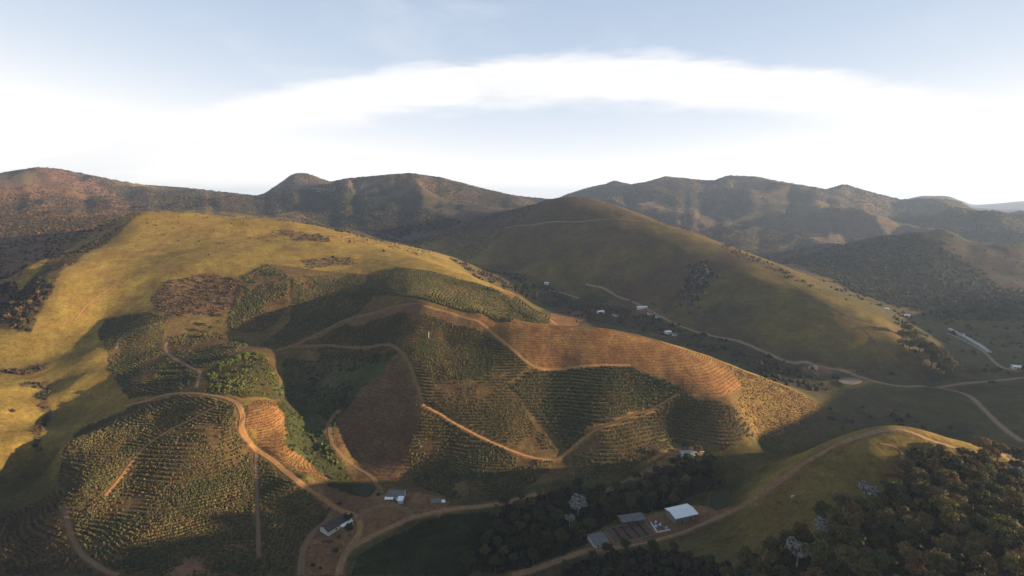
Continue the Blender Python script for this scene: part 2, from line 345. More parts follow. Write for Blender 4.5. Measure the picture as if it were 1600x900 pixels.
# ------------------------------------------------------------------ land cover
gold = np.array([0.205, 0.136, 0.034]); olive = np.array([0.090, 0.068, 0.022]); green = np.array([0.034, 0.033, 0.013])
orange = np.array([0.210, 0.103, 0.040]); brown = np.array([0.118, 0.066, 0.036]); scrubc = np.array([0.062, 0.041, 0.030]); rock = np.array([0.105, 0.080, 0.066]); redscrub = np.array([0.105, 0.054, 0.034])
lush = np.array([0.017, 0.021, 0.008]); floor_ = np.array([0.030, 0.026, 0.012])
FIELDS = {
 'spur':   [(100,705),(130,668),(200,637),(280,618),(330,620),(362,634),(370,662),(392,702),(445,746),(512,800),(492,830),(470,870),(455,899),(260,899),(170,890),(125,858),(105,810),(96,760)],
 'corner': [(-40,830),(20,800),(88,765),(104,830),(125,875),(150,899),(-40,899)],
 'leftmid':[(152,522),(165,500),(228,487),(262,497),(256,530),(262,556),(312,584),(304,605),(200,624),(182,590)],
 'leftdim':[(266,526),(330,516),(378,532),(372,550),(318,578),(276,558)],
 'upleft': [(352,510),(385,432),(420,413),(452,428),(448,470),(424,510),(395,522)],
 'upmid':  [(458,432),(520,430),(572,428),(598,452),(560,490),(500,516),(430,546),(408,540),(455,500)],
 'uprows': [(580,432),(618,419),(700,432),(760,448),(800,468),(852,488),(858,504),(800,503),(740,488),(690,476),(625,463),(588,460)],
 'bowl':   [(462,540),(540,508),(620,492),(700,504),(752,516),(830,572),(790,600),(866,704),(800,694),(740,666),(664,628),(650,590),(640,566),(618,542)],
 'dark':   [(797,602),(842,579),(985,574),(1064,608),(940,662),(882,702)],
 'lower':  [(660,640),(720,672),(790,704),(862,722),(838,752),(770,780),(705,780),(648,758),(642,700)],
 'right':  [(890,716),(945,670),(1066,612),(1148,640),(1185,690),(1130,702),(1050,698),(965,738),(900,752)],
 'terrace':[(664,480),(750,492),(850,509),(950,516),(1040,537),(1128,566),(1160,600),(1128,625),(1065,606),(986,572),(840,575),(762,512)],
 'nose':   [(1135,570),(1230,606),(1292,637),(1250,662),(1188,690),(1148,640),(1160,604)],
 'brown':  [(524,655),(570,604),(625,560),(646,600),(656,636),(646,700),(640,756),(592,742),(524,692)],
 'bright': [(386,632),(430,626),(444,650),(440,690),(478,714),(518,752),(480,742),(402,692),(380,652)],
 'bareknob':[(262,900),(280,862),(320,846),(370,852),(402,880),(405,900)],
 'shrubs': [(232,470),(260,440),(320,428),(375,435),(378,468),(345,490),(262,496)],
 'greentrees':[(318,600),(325,578),(355,562),(385,550),(415,556),(425,575),(436,600),(432,624),(385,622),(335,614)],
 'gully':  [(432,624),(440,560),(540,545),(622,550),(572,602),(524,652),(519,700),(548,752),(522,752),(480,714),(442,690),(446,650)],
 'bushpatch':[(-30,520),(-30,455),(20,438),(75,432),(80,455),(60,490),(45,525),(10,505)],
 'strip':  [(85,440),(140,392),(200,350),(228,330),(200,345),(130,385),(60,425),(40,445)],
 'wood':   [(1640,760),(1570,722),(1500,714),(1445,722),(1405,738),(1380,768),(1335,790),(1290,822),(1240,850),(1195,880),(1130,915),(1150,990),(1640,990)],
 'valleywood':[(770,795),(830,772),(930,764),(990,755),(1045,728),(1062,712),(1108,716),(1132,760),(1090,772),(1030,798),(970,806),(930,828),(905,855),(850,875),(790,893),(730,890),(770,840)],
 'roadwood':[(870,898),(930,872),(990,862),(1050,862),(1110,880),(1180,885),(1150,899)],
 'meadow': [(548,899),(556,870),(600,842),(660,815),(760,800),(790,800),(760,850),(730,899)],
 'rocks':  [(1060,465),(1080,415),(1110,405),(1118,430),(1095,470),(1075,488)],
 'nosetrees':[(1402,520),(1420,515),(1445,540),(1475,570),(1490,592),(1462,598),(1440,572),(1425,545)],
 'redsoil':[(860,490),(905,486),(930,495),(905,503),(865,502)],
 'farmyard':[(470,899),(478,850),(500,825),(515,800),(470,758),(500,752),(560,775),(600,765),(660,770),(705,785),(690,800),(630,815),(580,838),(545,860),(530,899)],
 'dryyard':[(905,866),(918,845),(965,818),(1045,796),(1092,790),(1130,795),(1150,790),(1110,816),(1060,836),(1000,852),(940,866)],
 'topyard':[(950,768),(985,745),(1040,715),(1055,700),(1100,700),(1098,722),(1045,732),(1000,748)],
 'bank':   [(1000,722),(1030,708),(1062,700),(1056,706),(1030,715)],
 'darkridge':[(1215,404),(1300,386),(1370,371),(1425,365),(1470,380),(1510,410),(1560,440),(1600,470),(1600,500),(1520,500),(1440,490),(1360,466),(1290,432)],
 'knoll':[(1140,806),(1200,768),(1290,706),(1340,688),(1400,670),(1450,680),(1560,712),(1600,730),(1600,790),(1400,780),(1240,860),(1140,900),(1040,890),(1100,850)],
 'hedge':[(700,402),(760,420),(850,440),(930,478),(1010,492),(1060,512),(1160,536),(1240,568),(1300,605),(1260,612),(1160,572),(1060,532),(960,508),(880,492),(840,470),(740,432)],
 'plantation':[(152,522),(165,500),(228,487),(380,430),(420,412),(572,427),(618,418),(760,447),(850,488),(1040,538),(1150,575),(1285,637),(1185,690),(960,742),(840,755),(700,782),(600,765),(545,748),(450,690),(430,626),(320,612),(200,622)],
 'redmount':[(-40,290),(60,263),(130,275),(190,300),(215,325),(180,350),(100,390),(40,420),(-40,430)], 'rightvalley':[(1280,452),(1330,452),(1420,480),(1500,446),(1640,450),(1640,600),(1490,592),(1440,545),(1385,500)],
 'farmearth':[(985,490),(1000,480),(1035,484),(1045,498),(1010,502)], 'farmearth2':[(1030,526),(1036,516),(1062,520),(1058,530)],
 'darkhill':[(1455,352),(1500,333),(1540,321),(1580,337),(1600,347),(1600,392),(1500,385),(1460,372)],
 'crease':[(-30,572),(40,577),(72,568),(74,577),(40,586),(-30,582)], 'crease2':[(38,594),(76,598),(74,640),(64,705),(50,705),(60,640),(58,606),(34,603)],
 'crestsoil':[(545,500),(600,484),(655,474),(705,494),(760,512),(700,504),(620,492)],
 'shrubs2':[(465,405),(540,402),(565,412),(480,419)], 'shrubs3':[(435,360),(500,366),(520,378),(455,376)], 'ridgescrub':[(1120,378),(1180,402),(1260,440),(1280,455),(1200,420),(1130,390)],
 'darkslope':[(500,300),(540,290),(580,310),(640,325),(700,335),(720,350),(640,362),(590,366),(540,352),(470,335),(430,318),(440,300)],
 'treeslope':[(150,285),(220,292),(300,298),(400,310),(470,342),(540,368),(500,352),(400,330),(300,326),(230,318),(190,308)],
 'earthyard':[(1252,574),(1275,566),(1302,574),(1298,586),(1268,590)],
}
FW = {k: hits(v) for k, v in FIELDS.items()}
def fieldmask(k, x, y, wob=2.6): return inside(FW[k], x, y, wob)
def landcover():
    n1 = fbm(GX, GY, 90, 5, 101); n2 = fbm(GX, GY, 26, 4, 111); n3 = fbm(GX, GY, 420, 5, 121, 0.6)
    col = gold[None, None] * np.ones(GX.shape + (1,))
    def mix(c, w): 
        nonlocal col
        w = np.clip(w, 0, 1)[..., None]; col = col * (1 - w) + c * w
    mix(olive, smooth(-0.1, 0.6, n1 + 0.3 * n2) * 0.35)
    # damp valley bottoms carry greener grass
    mix(green * 1.25, smooth(34, 8, ZG) * smooth(700, 300, np.abs(GX) * 0 + RR) * 0.0 + smooth(26, 6, ZG) * smooth(900, 600, RR) * 0.85)
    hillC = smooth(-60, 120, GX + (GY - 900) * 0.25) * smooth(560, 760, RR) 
    mix(olive * 0.62 + green * 0.25, hillC * (0.75 + 0.3 * n2))  # right hill: olive in place of gold, mostly its shade painted into the colour
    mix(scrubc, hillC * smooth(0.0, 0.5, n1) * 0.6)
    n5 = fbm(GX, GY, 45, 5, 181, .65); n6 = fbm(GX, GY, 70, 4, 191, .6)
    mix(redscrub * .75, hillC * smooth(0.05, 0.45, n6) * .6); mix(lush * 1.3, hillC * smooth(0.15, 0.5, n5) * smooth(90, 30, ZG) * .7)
    vf = smooth(30, 14, ZG) * (RR < 1100) * (GX > -120)
    mix(scrubc * 1.1, vf * smooth(0.0, 0.4, n5) * .6); mix(lush * .9, vf * smooth(0.05, 0.4, -n6) * .6); mix(olive * .9, vf * smooth(.2, .5, fbm(GX, GY, 60, 4, 197)) * .6)
    mount = smooth(950, 1350, RR)
    mix(scrubc * 1.05, mount * smooth(-0.6, 0.1, n3) * 0.9)
    mix(np.array([0.088, 0.060, 0.034]), mount * smooth(0.05, 0.5, fbm(GX, GY, 300, 5, 131, 0.6)) * 0.75)
    mix(green * 0.8, mount * smooth(0.05, 0.4, fbm(GX, GY, 260, 5, 141, 0.6)) * 0.9)
    mix(rock, mount * smooth(0.25, 0.55, fbm(GX, GY, 200, 5, 151, 0.6)) * 0.7)
    g = lambda k, c, w=1.0, wob=3.0: mix(c, fieldmask(k, GX, GY, wob) * w)
    g('redmount', redscrub * (1 + .4 * n2[..., None]), .8, 20); g('rightvalley', olive * .55 + green * .5, .85, 15)
    g('plantation', olive * .55 + brown * .45, .9, 3)
    for k in ('spur', 'corner', 'leftmid', 'leftdim', 'upleft', 'upmid', 'uprows', 'bowl', 'lower', 'right'): g(k, (brown * .55 + olive * .35) * (1 + 0.3 * n2[..., None]), 0.92)
    g('crestsoil', brown * 1.1, .9, 2); g('dark', brown * 0.8, 0.9)
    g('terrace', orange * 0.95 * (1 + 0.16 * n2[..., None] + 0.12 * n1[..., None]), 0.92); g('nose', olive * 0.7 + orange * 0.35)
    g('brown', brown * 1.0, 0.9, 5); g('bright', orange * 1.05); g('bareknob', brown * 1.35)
    g('shrubs', scrubc * .9 + orange * .3, 0.85, 5); g('greentrees', green * .8 + olive * .3, 0.95, 4); g('gully', lush * 2.2 * (1 + .7 * n2[..., None]) + scrubc * .8 * np.clip(n1 + .2, 0, 1)[..., None], 0.88, 8)  # gully: green scrub, stretched over the left bank to paint in the spur's shade
    g('bushpatch', scrubc, 0.8, 4); g('strip', scrubc * 0.7, 0.7, 3); g('wood', floor_, 1, 2); g('valleywood', floor_, 1, 2); g('roadwood', floor_, .9, 2)  # strip: shade behind the golden ridge painted in as darker scrub colour
    g('meadow', lush * 1.15 * (1 + 0.5 * n2[..., None]), 0.95, 2); g('rocks', rock * 0.9, 0.7, 5); g('nosetrees', floor_, .8, 3); g('redsoil', orange, .9, 2)
    for k in ('farmyard', 'dryyard', 'topyard', 'earthyard', 'farmearth', 'farmearth2'): g(k, brown * 1.15 + orange * 0.25 * (1 + n2[..., None]), 0.8, 1.5)
    g('bank', orange * 1.25)
    g('darkridge', lush * 1.1 + scrubc * .15, .85, 10); g('darkslope', lush * .8 + scrubc * .3, .85, 10)  # darkslope: dark forest, with the shade of its left-facing side painted in
    g('knoll', olive * (1 + .3 * n2[..., None]), .6, 3); g('hedge', green * .8 + scrubc * .25, .6, 4); g('shrubs2', scrubc * 1.3, .6, 5); g('shrubs3', scrubc * 1.3, .6, 5); g('ridgescrub', scrubc * 1.2, .6, 4)
    for k in ('wood', 'roadwood'): g(k, floor_, 1, 2)
    g('crease', scrubc, .7, 4); g('crease2', scrubc, .7, 4)
    g('darkhill', lush * .9 + scrubc * .35, .85, 15); g('treeslope', green * .9, .7, 10)
    past = smooth(0.0, 1.0, (ZG > 25) * 1.0) * (RR < 1000) * (GX < 120)
    trail = smooth(0.88, 0.97, 1 - np.abs(fbm(GX, GY, 55, 3, 161)) * 1.0) * smooth(0.1, 0.5, fbm(GX, GY, 120, 2, 171))
    infield = np.zeros(GX.shape, bool)
    for k in ('spur', 'leftmid', 'leftdim', 'upleft', 'upmid', 'uprows', 'bowl', 'dark', 'lower', 'right', 'terrace', 'brown', 'bright'): infield |= fieldmask(k, GX, GY)
    mix(orange * .9, trail * past * .5 * ~infield)
    w = smooth(2.4, 0.3, ROADD) * (0.75 + 0.5 * n2); mix(orange * 0.62 + brown * 0.3, w * smooth(800, 700, RR))
    return np.clip(col, 0.004, 0.9)
COLR = landcover()

# ------------------------------------------------------------------ materials
def nodes(name):
    m = bpy.data.materials.new(name); m.use_nodes = True; nt = m.node_tree
    b = nt.nodes['Principled BSDF']; b.inputs['Roughness'].default_value = 0.85; b.inputs['Specular IOR Level'].default_value = 0.15
    return m, nt, b, nt.nodes.new, nt.links.new
def ground_mat():
    m, nt, b, N, L = nodes('ground')
    at = N('ShaderNodeAttribute'); at.attribute_name = 'cover'
    geo = N('ShaderNodeNewGeometry')
    n1 = N('ShaderNodeTexNoise'); n1.inputs['Scale'].default_value = 0.42; n1.inputs['Detail'].default_value = 6; n1.inputs['Roughness'].default_value = 0.7
    n2 = N('ShaderNodeTexNoise'); n2.inputs['Scale'].default_value = 0.045; n2.inputs['Detail'].default_value = 6; n2.inputs['Roughness'].default_value = 0.65
    mp = N('ShaderNodeMapping'); mp.inputs['Scale'].default_value = (0.05, 0.05, 1.4)   # cattle steps follow the contours
    L(geo.outputs['Position'], mp.inputs[0])
    n3 = N('ShaderNodeTexNoise'); n3.inputs['Scale'].default_value = 0.55; n3.inputs['Detail'].default_value = 4
    L(mp.outputs[0], n3.inputs['Vector'])
    for n in (n1, n2): L(geo.outputs['Position'], n.inputs['Vector'])
    def mr(v, a, b_, lo, hi):
        n = N('ShaderNodeMapRange'); L(v, n.inputs[0]); n.inputs[1].default_value = a; n.inputs[2].default_value = b_; n.inputs[3].default_value = lo; n.inputs[4].default_value = hi
        return n.outputs[0]
    n4 = N('ShaderNodeTexNoise'); n4.inputs['Scale'].default_value = 0.13; n4.inputs['Detail'].default_value = 5; n4.inputs['Roughness'].default_value = 0.75; L(geo.outputs['Position'], n4.inputs['Vector'])
    def mul(a, c):
        n = N('ShaderNodeMath'); n.operation = 'MULTIPLY'; L(a, n.inputs[0]); L(c, n.inputs[1]); return n.outputs[0]
    f = mul(mul(mul(mr(n4.outputs[0], .32, .68, .76, 1.24), mr(n1.outputs[0], .3, .7, .66, 1.34)), mr(n2.outputs[0], .3, .7, .78, 1.22)), mr(n3.outputs[0], .35, .65, .94, 1.06))
    vm = N('ShaderNodeVectorMath'); vm.operation = 'SCALE'; L(at.outputs['Color'], vm.inputs[0]); L(f, vm.inputs['Scale'])
    hs = N('ShaderNodeHueSaturation'); L(vm.outputs[0], hs.inputs['Color']); L(mr(n2.outputs[0], .3, .7, 0.488, 0.512), hs.inputs['Hue'])
    L(hs.outputs[0], b.inputs['Base Color'])
    bp = N('ShaderNodeBump'); bp.inputs['Strength'].default_value = 0.7; bp.inputs['Distance'].default_value = 0.9; L(n1.outputs[0], bp.inputs['Height'])
    bp2 = N('ShaderNodeBump'); bp2.inputs['Strength'].default_value = 0.12; bp2.inputs['Distance'].default_value = 1.2; L(n3.outputs[0], bp2.inputs['Height']); L(bp.outputs[0], bp2.inputs['Normal'])
    L(bp2.outputs[0], b.inputs['Normal']); b.inputs['Roughness'].default_value = 0.95; b.inputs['Specular IOR Level'].default_value = 0.05
    return m
M = {'ground': ground_mat()}
def plain(name, col, rough=0.85, var=0.3, scale=1.0, spec=0.2, bump=0.0, random_=0.0, trans=0.0):
    m, nt, b, N, L = nodes(name)
    tc = N('ShaderNodeTexCoord'); n = N('ShaderNodeTexNoise'); n.inputs['Scale'].default_value = scale; n.inputs['Detail'].default_value = 5; n.inputs['Roughness'].default_value = 0.65
    L(tc.outputs['Object'], n.inputs['Vector'])
    r = N('ShaderNodeMapRange'); L(n.outputs[0], r.inputs[0]); r.inputs[1].default_value = .3; r.inputs[2].default_value = .7; r.inputs[3].default_value = 1 - var; r.inputs[4].default_value = 1 + var
    v = N('ShaderNodeVectorMath'); v.operation = 'SCALE'; v.inputs[0].default_value = col; L(r.outputs[0], v.inputs['Scale']); c = v.outputs[0]
    if random_:
        oi = N('ShaderNodeObjectInfo'); h = N('ShaderNodeHueSaturation'); L(c, h.inputs['Color'])
        a = N('ShaderNodeMapRange'); L(oi.outputs['Random'], a.inputs[0]); a.inputs[3].default_value = 1 - random_; a.inputs[4].default_value = 1 + random_; L(a.outputs[0], h.inputs['Value'])
        q = N('ShaderNodeMath'); q.operation = 'MULTIPLY'; L(oi.outputs['Random'], q.inputs[0]); q.inputs[1].default_value = 7.13
        q2 = N('ShaderNodeMath'); q2.operation = 'FRACT'; L(q.outputs[0], q2.inputs[0])
        a2 = N('ShaderNodeMapRange'); L(q2.outputs[0], a2.inputs[0]); a2.inputs[3].default_value = 0.5 - 0.07 * random_ / 0.4; a2.inputs[4].default_value = 0.5 + 0.04 * random_ / 0.4; L(a2.outputs[0], h.inputs['Hue'])
        c = h.outputs[0]
    L(c, b.inputs['Base Color']); b.inputs['Roughness'].default_value = rough; b.inputs['Specular IOR Level'].default_value = spec
    if bump:
        bp = N('ShaderNodeBump'); bp.inputs['Strength'].default_value = bump; bp.inputs['Distance'].default_value = 0.1; L(n.outputs[0], bp.inputs['Height']); L(bp.outputs[0], b.inputs['Normal'])
    if trans:
        t = N('ShaderNodeBsdfTranslucent'); L(c, t.inputs['Color']); mx = N('ShaderNodeMixShader'); mx.inputs[0].default_value = trans
        L(b.outputs[0], mx.inputs[1]); L(t.outputs[0], mx.inputs[2]); L(mx.outputs[0], nt.nodes['Material Output'].inputs['Surface'])
    return m
def road_mat(name, col):
    m = plain(name, col, scale=.5, var=.28, bump=.4); nt = m.node_tree; N = nt.nodes.new; L = nt.links.new; b = nt.nodes['Principled BSDF']; c = b.inputs['Base Color'].links[0].from_socket
    a = N('ShaderNodeAttribute'); a.attribute_name = 'verge'; n = N('ShaderNodeTexNoise'); n.inputs['Scale'].default_value = .35; n.inputs['Detail'].default_value = 4; g = N('ShaderNodeNewGeometry'); L(g.outputs['Position'], n.inputs['Vector'])
    r = N('ShaderNodeMapRange'); L(n.outputs[0], r.inputs[0]); r.inputs[1].default_value = .35; r.inputs[2].default_value = .65; r.inputs[3].default_value = .1; r.inputs[4].default_value = 1.0
    q = N('ShaderNodeMath'); q.operation = 'MULTIPLY'; q.use_clamp = True; L(a.outputs['Fac'], q.inputs[0]); L(r.outputs[0], q.inputs[1])
    x = N('ShaderNodeMix'); x.data_type = 'RGBA'; L(q.outputs[0], x.inputs[0]); L(c, x.inputs[6]); x.inputs[7].default_value = (.085, .066, .026, 1); L(x.outputs[2], b.inputs['Base Color']); return m
for k, a in {
  'road': dict(col=(.235,.138,.072), scale=.5, var=.25, bump=.4), 'orange': dict(col=(.30,.155,.062), scale=.5, var=.25, bump=.4),
  'pale': dict(col=(.235,.16,.098), scale=.4, var=.2, bump=.3), 'brown': dict(col=(.165,.098,.054), scale=.5, var=.25, bump=.4),
  'coffee': dict(col=(.040,.052,.016), scale=2, var=.45, random_=.45, trans=.15), 'coffee_dark': dict(col=(.026,.042,.014), scale=2, var=.4, random_=.4, trans=.1),
  'seedling': dict(col=(.105,.085,.030), scale=2, var=.4, random_=.4), 'scrub': dict(col=(.050,.046,.018), scale=1, var=.45, random_=.5),
  'bark': dict(col=(.10,.075,.055), scale=3, var=.3, bump=.6), 'palebark': dict(col=(.30,.28,.25), scale=3, var=.3, bump=.4),
  'leaf_dark': dict(col=(.052,.056,.020), var=.4, random_=.4, trans=.2), 'leaf_mid': dict(col=(.100,.086,.028), var=.4, random_=.25, trans=.2),
  'leaf_olive': dict(col=(.150,.106,.038), var=.4, random_=.22, trans=.2), 'leaf_yellow': dict(col=(.16,.14,.025), var=.35, random_=.25, trans=.25),
  'leaf_bright': dict(col=(.10,.125,.022), var=.35, random_=.3, trans=.25), 'leaf_rust': dict(col=(.17,.06,.022), var=.35, random_=.25, trans=.2), 'leaf_white': dict(col=(.30,.30,.29), var=.3, trans=.1),
  'white_wall': dict(col=(.58,.56,.53), scale=1.2, var=.12), 'white_roof': dict(col=(.80,.80,.80), scale=.6, var=.06, rough=.5, spec=.4), 'grey_roof': dict(col=(.15,.145,.14), scale=.8, var=.25),
  'tile_dark': dict(col=(.075,.052,.046), scale=1.2, var=.3), 'tile_red': dict(col=(.16,.07,.045), scale=1.2, var=.3), 'metal': dict(col=(.22,.24,.27), scale=.7, var=.2, rough=.5, spec=.5), 'dark': dict(col=(.02,.02,.022), var=.1),
  'wood': dict(col=(.12,.075,.045), scale=4, var=.3), 'concrete_pale': dict(col=(.42,.41,.39), scale=1, var=.15), 'concrete': dict(col=(.20,.18,.155), scale=1, var=.2), 'bed': dict(col=(.105,.062,.042), scale=1.6, var=.3), 'glass': dict(col=(.03,.04,.05), rough=.1, spec=.5, var=.05),
  'paint_blue': dict(col=(.16,.20,.32), var=.15), 'hide': dict(col=(.62,.58,.52), var=.12, scale=4), 'hide_brown': dict(col=(.10,.05,.03), var=.2, scale=4), 'rock': dict(col=(.20,.165,.14), scale=.8, var=.4, bump=.8)}.items():
    M[k] = road_mat(k, a['col']) if k in ('road', 'orange', 'pale', 'brown') else plain(k, **a)
def water_mat(name, col, spec=.3):
    m, nt, b, N, L = nodes(name); b.inputs['Base Color'].default_value = (*col, 1); b.inputs['Roughness'].default_value = 0.25; b.inputs['Specular IOR Level'].default_value = spec
    n = N('ShaderNodeTexNoise'); n.inputs['Scale'].default_value = 1.5; g = N('ShaderNodeNewGeometry'); L(g.outputs['Position'], n.inputs['Vector'])
    bp = N('ShaderNodeBump'); bp.inputs['Strength'].default_value = 0.08; L(n.outputs[0], bp.inputs['Height']); L(bp.outputs[0], b.inputs['Normal']); return m
M['water_pale'] = water_mat('water_pale', (.17, .145, .10), .12); M['water_dark'] = water_mat('water_dark', (.030, .036, .018), .02)

# ------------------------------------------------------------------ object helpers
def link(o, parent=None):
    COL.objects.link(o)
    if parent: o.parent = parent
    return o
def mesh_obj(name, v, f, mat, parent=None, smooth_=False):
    me = bpy.data.meshes.new(name); me.from_pydata([tuple(p) for p in v], [], [tuple(q) for q in f]); me.update()
    for m in (mat if isinstance(mat, (list, tuple)) else [mat]): me.materials.append(M[m])
    if smooth_: me.polygons.foreach_set('use_smooth', [True] * len(me.polygons))
    return link(bpy.data.objects.new(name, me), parent)
def tag(o, label, cat, group=None, kind=None):
    if label: o['label'] = label
    if cat: o['category'] = cat
    if group: o['group'] = group
    if kind: o['kind'] = kind
    return o
def empty(name, loc, rz=0):
    o = bpy.data.objects.new(name, None); o.location = loc; o.rotation_euler = (0, 0, rz); o.empty_display_size = 0.5
    return link(o)
class MB:
    def __init__(s): s.v, s.f = [], []
    def box(s, x0, x1, y0, y1, z0, z1):
        k = len(s.v); s.v += [(x0,y0,z0),(x1,y0,z0),(x1,y1,z0),(x0,y1,z0),(x0,y0,z1),(x1,y0,z1),(x1,y1,z1),(x0,y1,z1)]
        s.f += [tuple(k + i for i in q) for q in ((0,3,2,1),(4,5,6,7),(0,1,5,4),(1,2,6,5),(2,3,7,6),(3,0,4,7))]; return s
    def poly(s, pts): k = len(s.v); s.v += pts; s.f.append(tuple(range(k, k + len(pts)))); return s
    def slab(s, pts, t):                             # thick plate: quad pts, thickness downwards along z
        k = len(s.v); n = len(pts); s.v += list(pts) + [(p[0], p[1], p[2] - t) for p in pts]
        s.f.append(tuple(k + i for i in range(n))); s.f.append(tuple(k + n + i for i in reversed(range(n))))
        for i in range(n): j = (i + 1) % n; s.f.append((k + j, k + i, k + n + i, k + n + j))
        return s
    def tube(s, a, b, ra, rb, n=6):
        a, b = Vector(a), Vector(b); d = (b - a).normalized(); x = d.orthogonal().normalized(); y = d.cross(x); k = len(s.v)
        for p, r in ((a, ra), (b, rb)):
            for i in range(n): t = 2 * math.pi * i / n; s.v.append(tuple(p + (x * math.cos(t) + y * math.sin(t)) * r))
        for i in range(n): j = (i + 1) % n; s.f.append((k + i, k + j, k + n + j, k + n + i))
        s.f.append(tuple(k + i for i in reversed(range(n)))); s.f.append(tuple(k + n + i for i in range(n))); return s
    def build(s, name, mat, parent=None): return mesh_obj(name, s.v, s.f, mat, parent)

# ------------------------------------------------------------------ the ground, split into its pieces of land
def build_ground():
    nr, na = GX.shape
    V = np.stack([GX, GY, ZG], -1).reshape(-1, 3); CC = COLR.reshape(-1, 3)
    da = np.stack([np.gradient(GX, axis=1), np.gradient(GY, axis=1), np.gradient(ZG, axis=1)], -1)
    dl = np.stack([np.gradient(GX, axis=0), np.gradient(GY, axis=0), np.gradient(ZG, axis=0)], -1)
    NN = np.cross(da, dl); NN /= np.linalg.norm(NN, axis=-1, keepdims=True); NN = NN.reshape(-1, 3)
    j, i = np.meshgrid(np.arange(nr - 1), np.arange(na - 1), indexing='ij'); b = (j * na + i)
    F = np.stack([b, b + 1, b + na + 1, b + na], -1).reshape(-1, 4)
    cx = GX[:-1, :-1].ravel() + 0.0; cy = GY[:-1, :-1].ravel(); cr = RR[:-1, :-1].ravel(); cz = ZG[:-1, :-1].ravel(); ca = AZ[:-1, :-1].ravel()
    lab = np.zeros(len(F), int)
    names = [('pasture_hill', 'golden pasture slopes and knolls around the coffee fields')]
    def zone(mask, name, label): names.append((name, label)); lab[mask] = len(names) - 1
    zone((cz < 20) & (cr < 1000) & (cx > -125), 'valley_floor', 'shaded grassy valley floor between the hills')
    zone((cr > 480) & (cx + (cy - 600) * 0.45 > 175) & (cz > 20) & (cr < 1400), 'round_hill', 'broad round grassy hill right of centre with one sunlit flank')
    zone((cr > 235) & (cr < 345) & (cx > 60) & (cy < 330) & (cz > 20) | ((cr < 330) & (cx > 60) & (cz > 20)), 'wooded_knoll', 'grassy knoll at lower right carrying the wood')
    zone(cr > 1350, 'mountain', 'distant scrubby mountain ranges on the skyline')
    for k, nm, lb in [('spur', 'coffee_field', 'coffee field draped over the left spur'), ('corner', 'coffee_field', 'shaded terraced coffee field in the bottom left corner'), ('leftmid', 'coffee_field', 'coffee field at the foot of the golden hill'),
                      ('upmid', 'coffee_field', 'dim coffee field on the upper middle slope'), ('upleft', 'coffee_field', 'small coffee field with rounded top on the upper slope'), ('uprows', 'coffee_field', 'sunlit coffee field of clear green rows above the crest'), ('bowl', 'coffee_field', 'shaded coffee field on the middle spur'),
                      ('dark', 'coffee_field', 'dark green kite shaped coffee field'), ('lower', 'coffee_field', 'coffee field at the foot of the middle spur'), ('right', 'coffee_field', 'olive coffee field above the hillside house'),
                      ('terrace', 'terraced_field', 'wide orange terraced field on the crest of the spur'), ('brown', 'terraced_field', 'dull brown terraced field in the shaded bowl'), ('bright', 'terraced_field', 'small glowing orange terraced field beside the road')]:
        zone(fieldmask(k, cx, cy), nm, lb)
    for q, (nm, lb) in enumerate(names):
        fs = F[lab == q]
        if not len(fs): continue
        u, inv = np.unique(fs, return_inverse=True); fs = inv.reshape(-1, 4)
        me = bpy.data.meshes.new(nm); me.vertices.add(len(u)); me.vertices.foreach_set('co', V[u].ravel())
        me.loops.add(fs.size); me.loops.foreach_set('vertex_index', fs.ravel().astype(np.int32))
        me.polygons.add(len(fs)); me.polygons.foreach_set('loop_start', np.arange(0, fs.size, 4, dtype=np.int32))
        me.update(calc_edges=True); me.polygons.foreach_set('use_smooth', np.ones(len(fs), bool))
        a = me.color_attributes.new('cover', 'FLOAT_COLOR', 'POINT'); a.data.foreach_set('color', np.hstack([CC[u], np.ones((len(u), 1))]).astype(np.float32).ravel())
        me.materials.append(M['ground']); me.normals_split_custom_set_from_vertices(NN[u])
        tag(link(bpy.data.objects.new(nm, me)), lb, None, None, 'structure')
build_ground()

def build_roads():
    for nm, w, tone, bank, lab, l in RL:
        if len(l) < 3: continue
        t = np.gradient(l, axis=0); t /= np.linalg.norm(t, axis=1, keepdims=True) + 1e-9; n = np.stack([-t[:, 1], t[:, 0]], -1)
        s = np.cumsum(np.r_[0, np.hypot(*np.diff(l, axis=0).T)])
        wl = w * (1 + 0.22 * fbm(s, s * 0, 9, 3, 5)); wr = w * (1 + 0.22 * fbm(s, s * 0 + 50, 9, 3, 6))
        offs = [(-wl - 0.7, -0.55), (-wl, 0.10), (-wl * 0.72, 0.06), (-wl * 0.42, 0.0), (wl * 0, 0.13), (wr * 0.42, 0.0), (wr * 0.72, 0.06), (wr, 0.10), (wr + 0.7, -0.55)]
        v = []; m = len(offs)
        for o, dz in offs:
            p = l + n * np.array(o)[:, None]; z = interp(ZG, p[:, 0], p[:, 1]) + dz + 0.13; v.append(np.column_stack([p, z]))
        v = np.stack(v, 1).reshape(-1, 3)
        f = [(i * m + k + 1, i * m + k, (i + 1) * m + k, (i + 1) * m + k + 1) for i in range(len(l) - 1) for k in range(m - 1)]
        o = mesh_obj(nm, v, f, tone, smooth_=True); at = o.data.attributes.new('verge', 'FLOAT', 'POINT'); at.data.foreach_set('value', np.tile([1, .5, .1, 0, .35, 0, .1, .5, 1], len(l)).astype(np.float32)); tag(o, lab, None, None, 'structure')
build_roads()

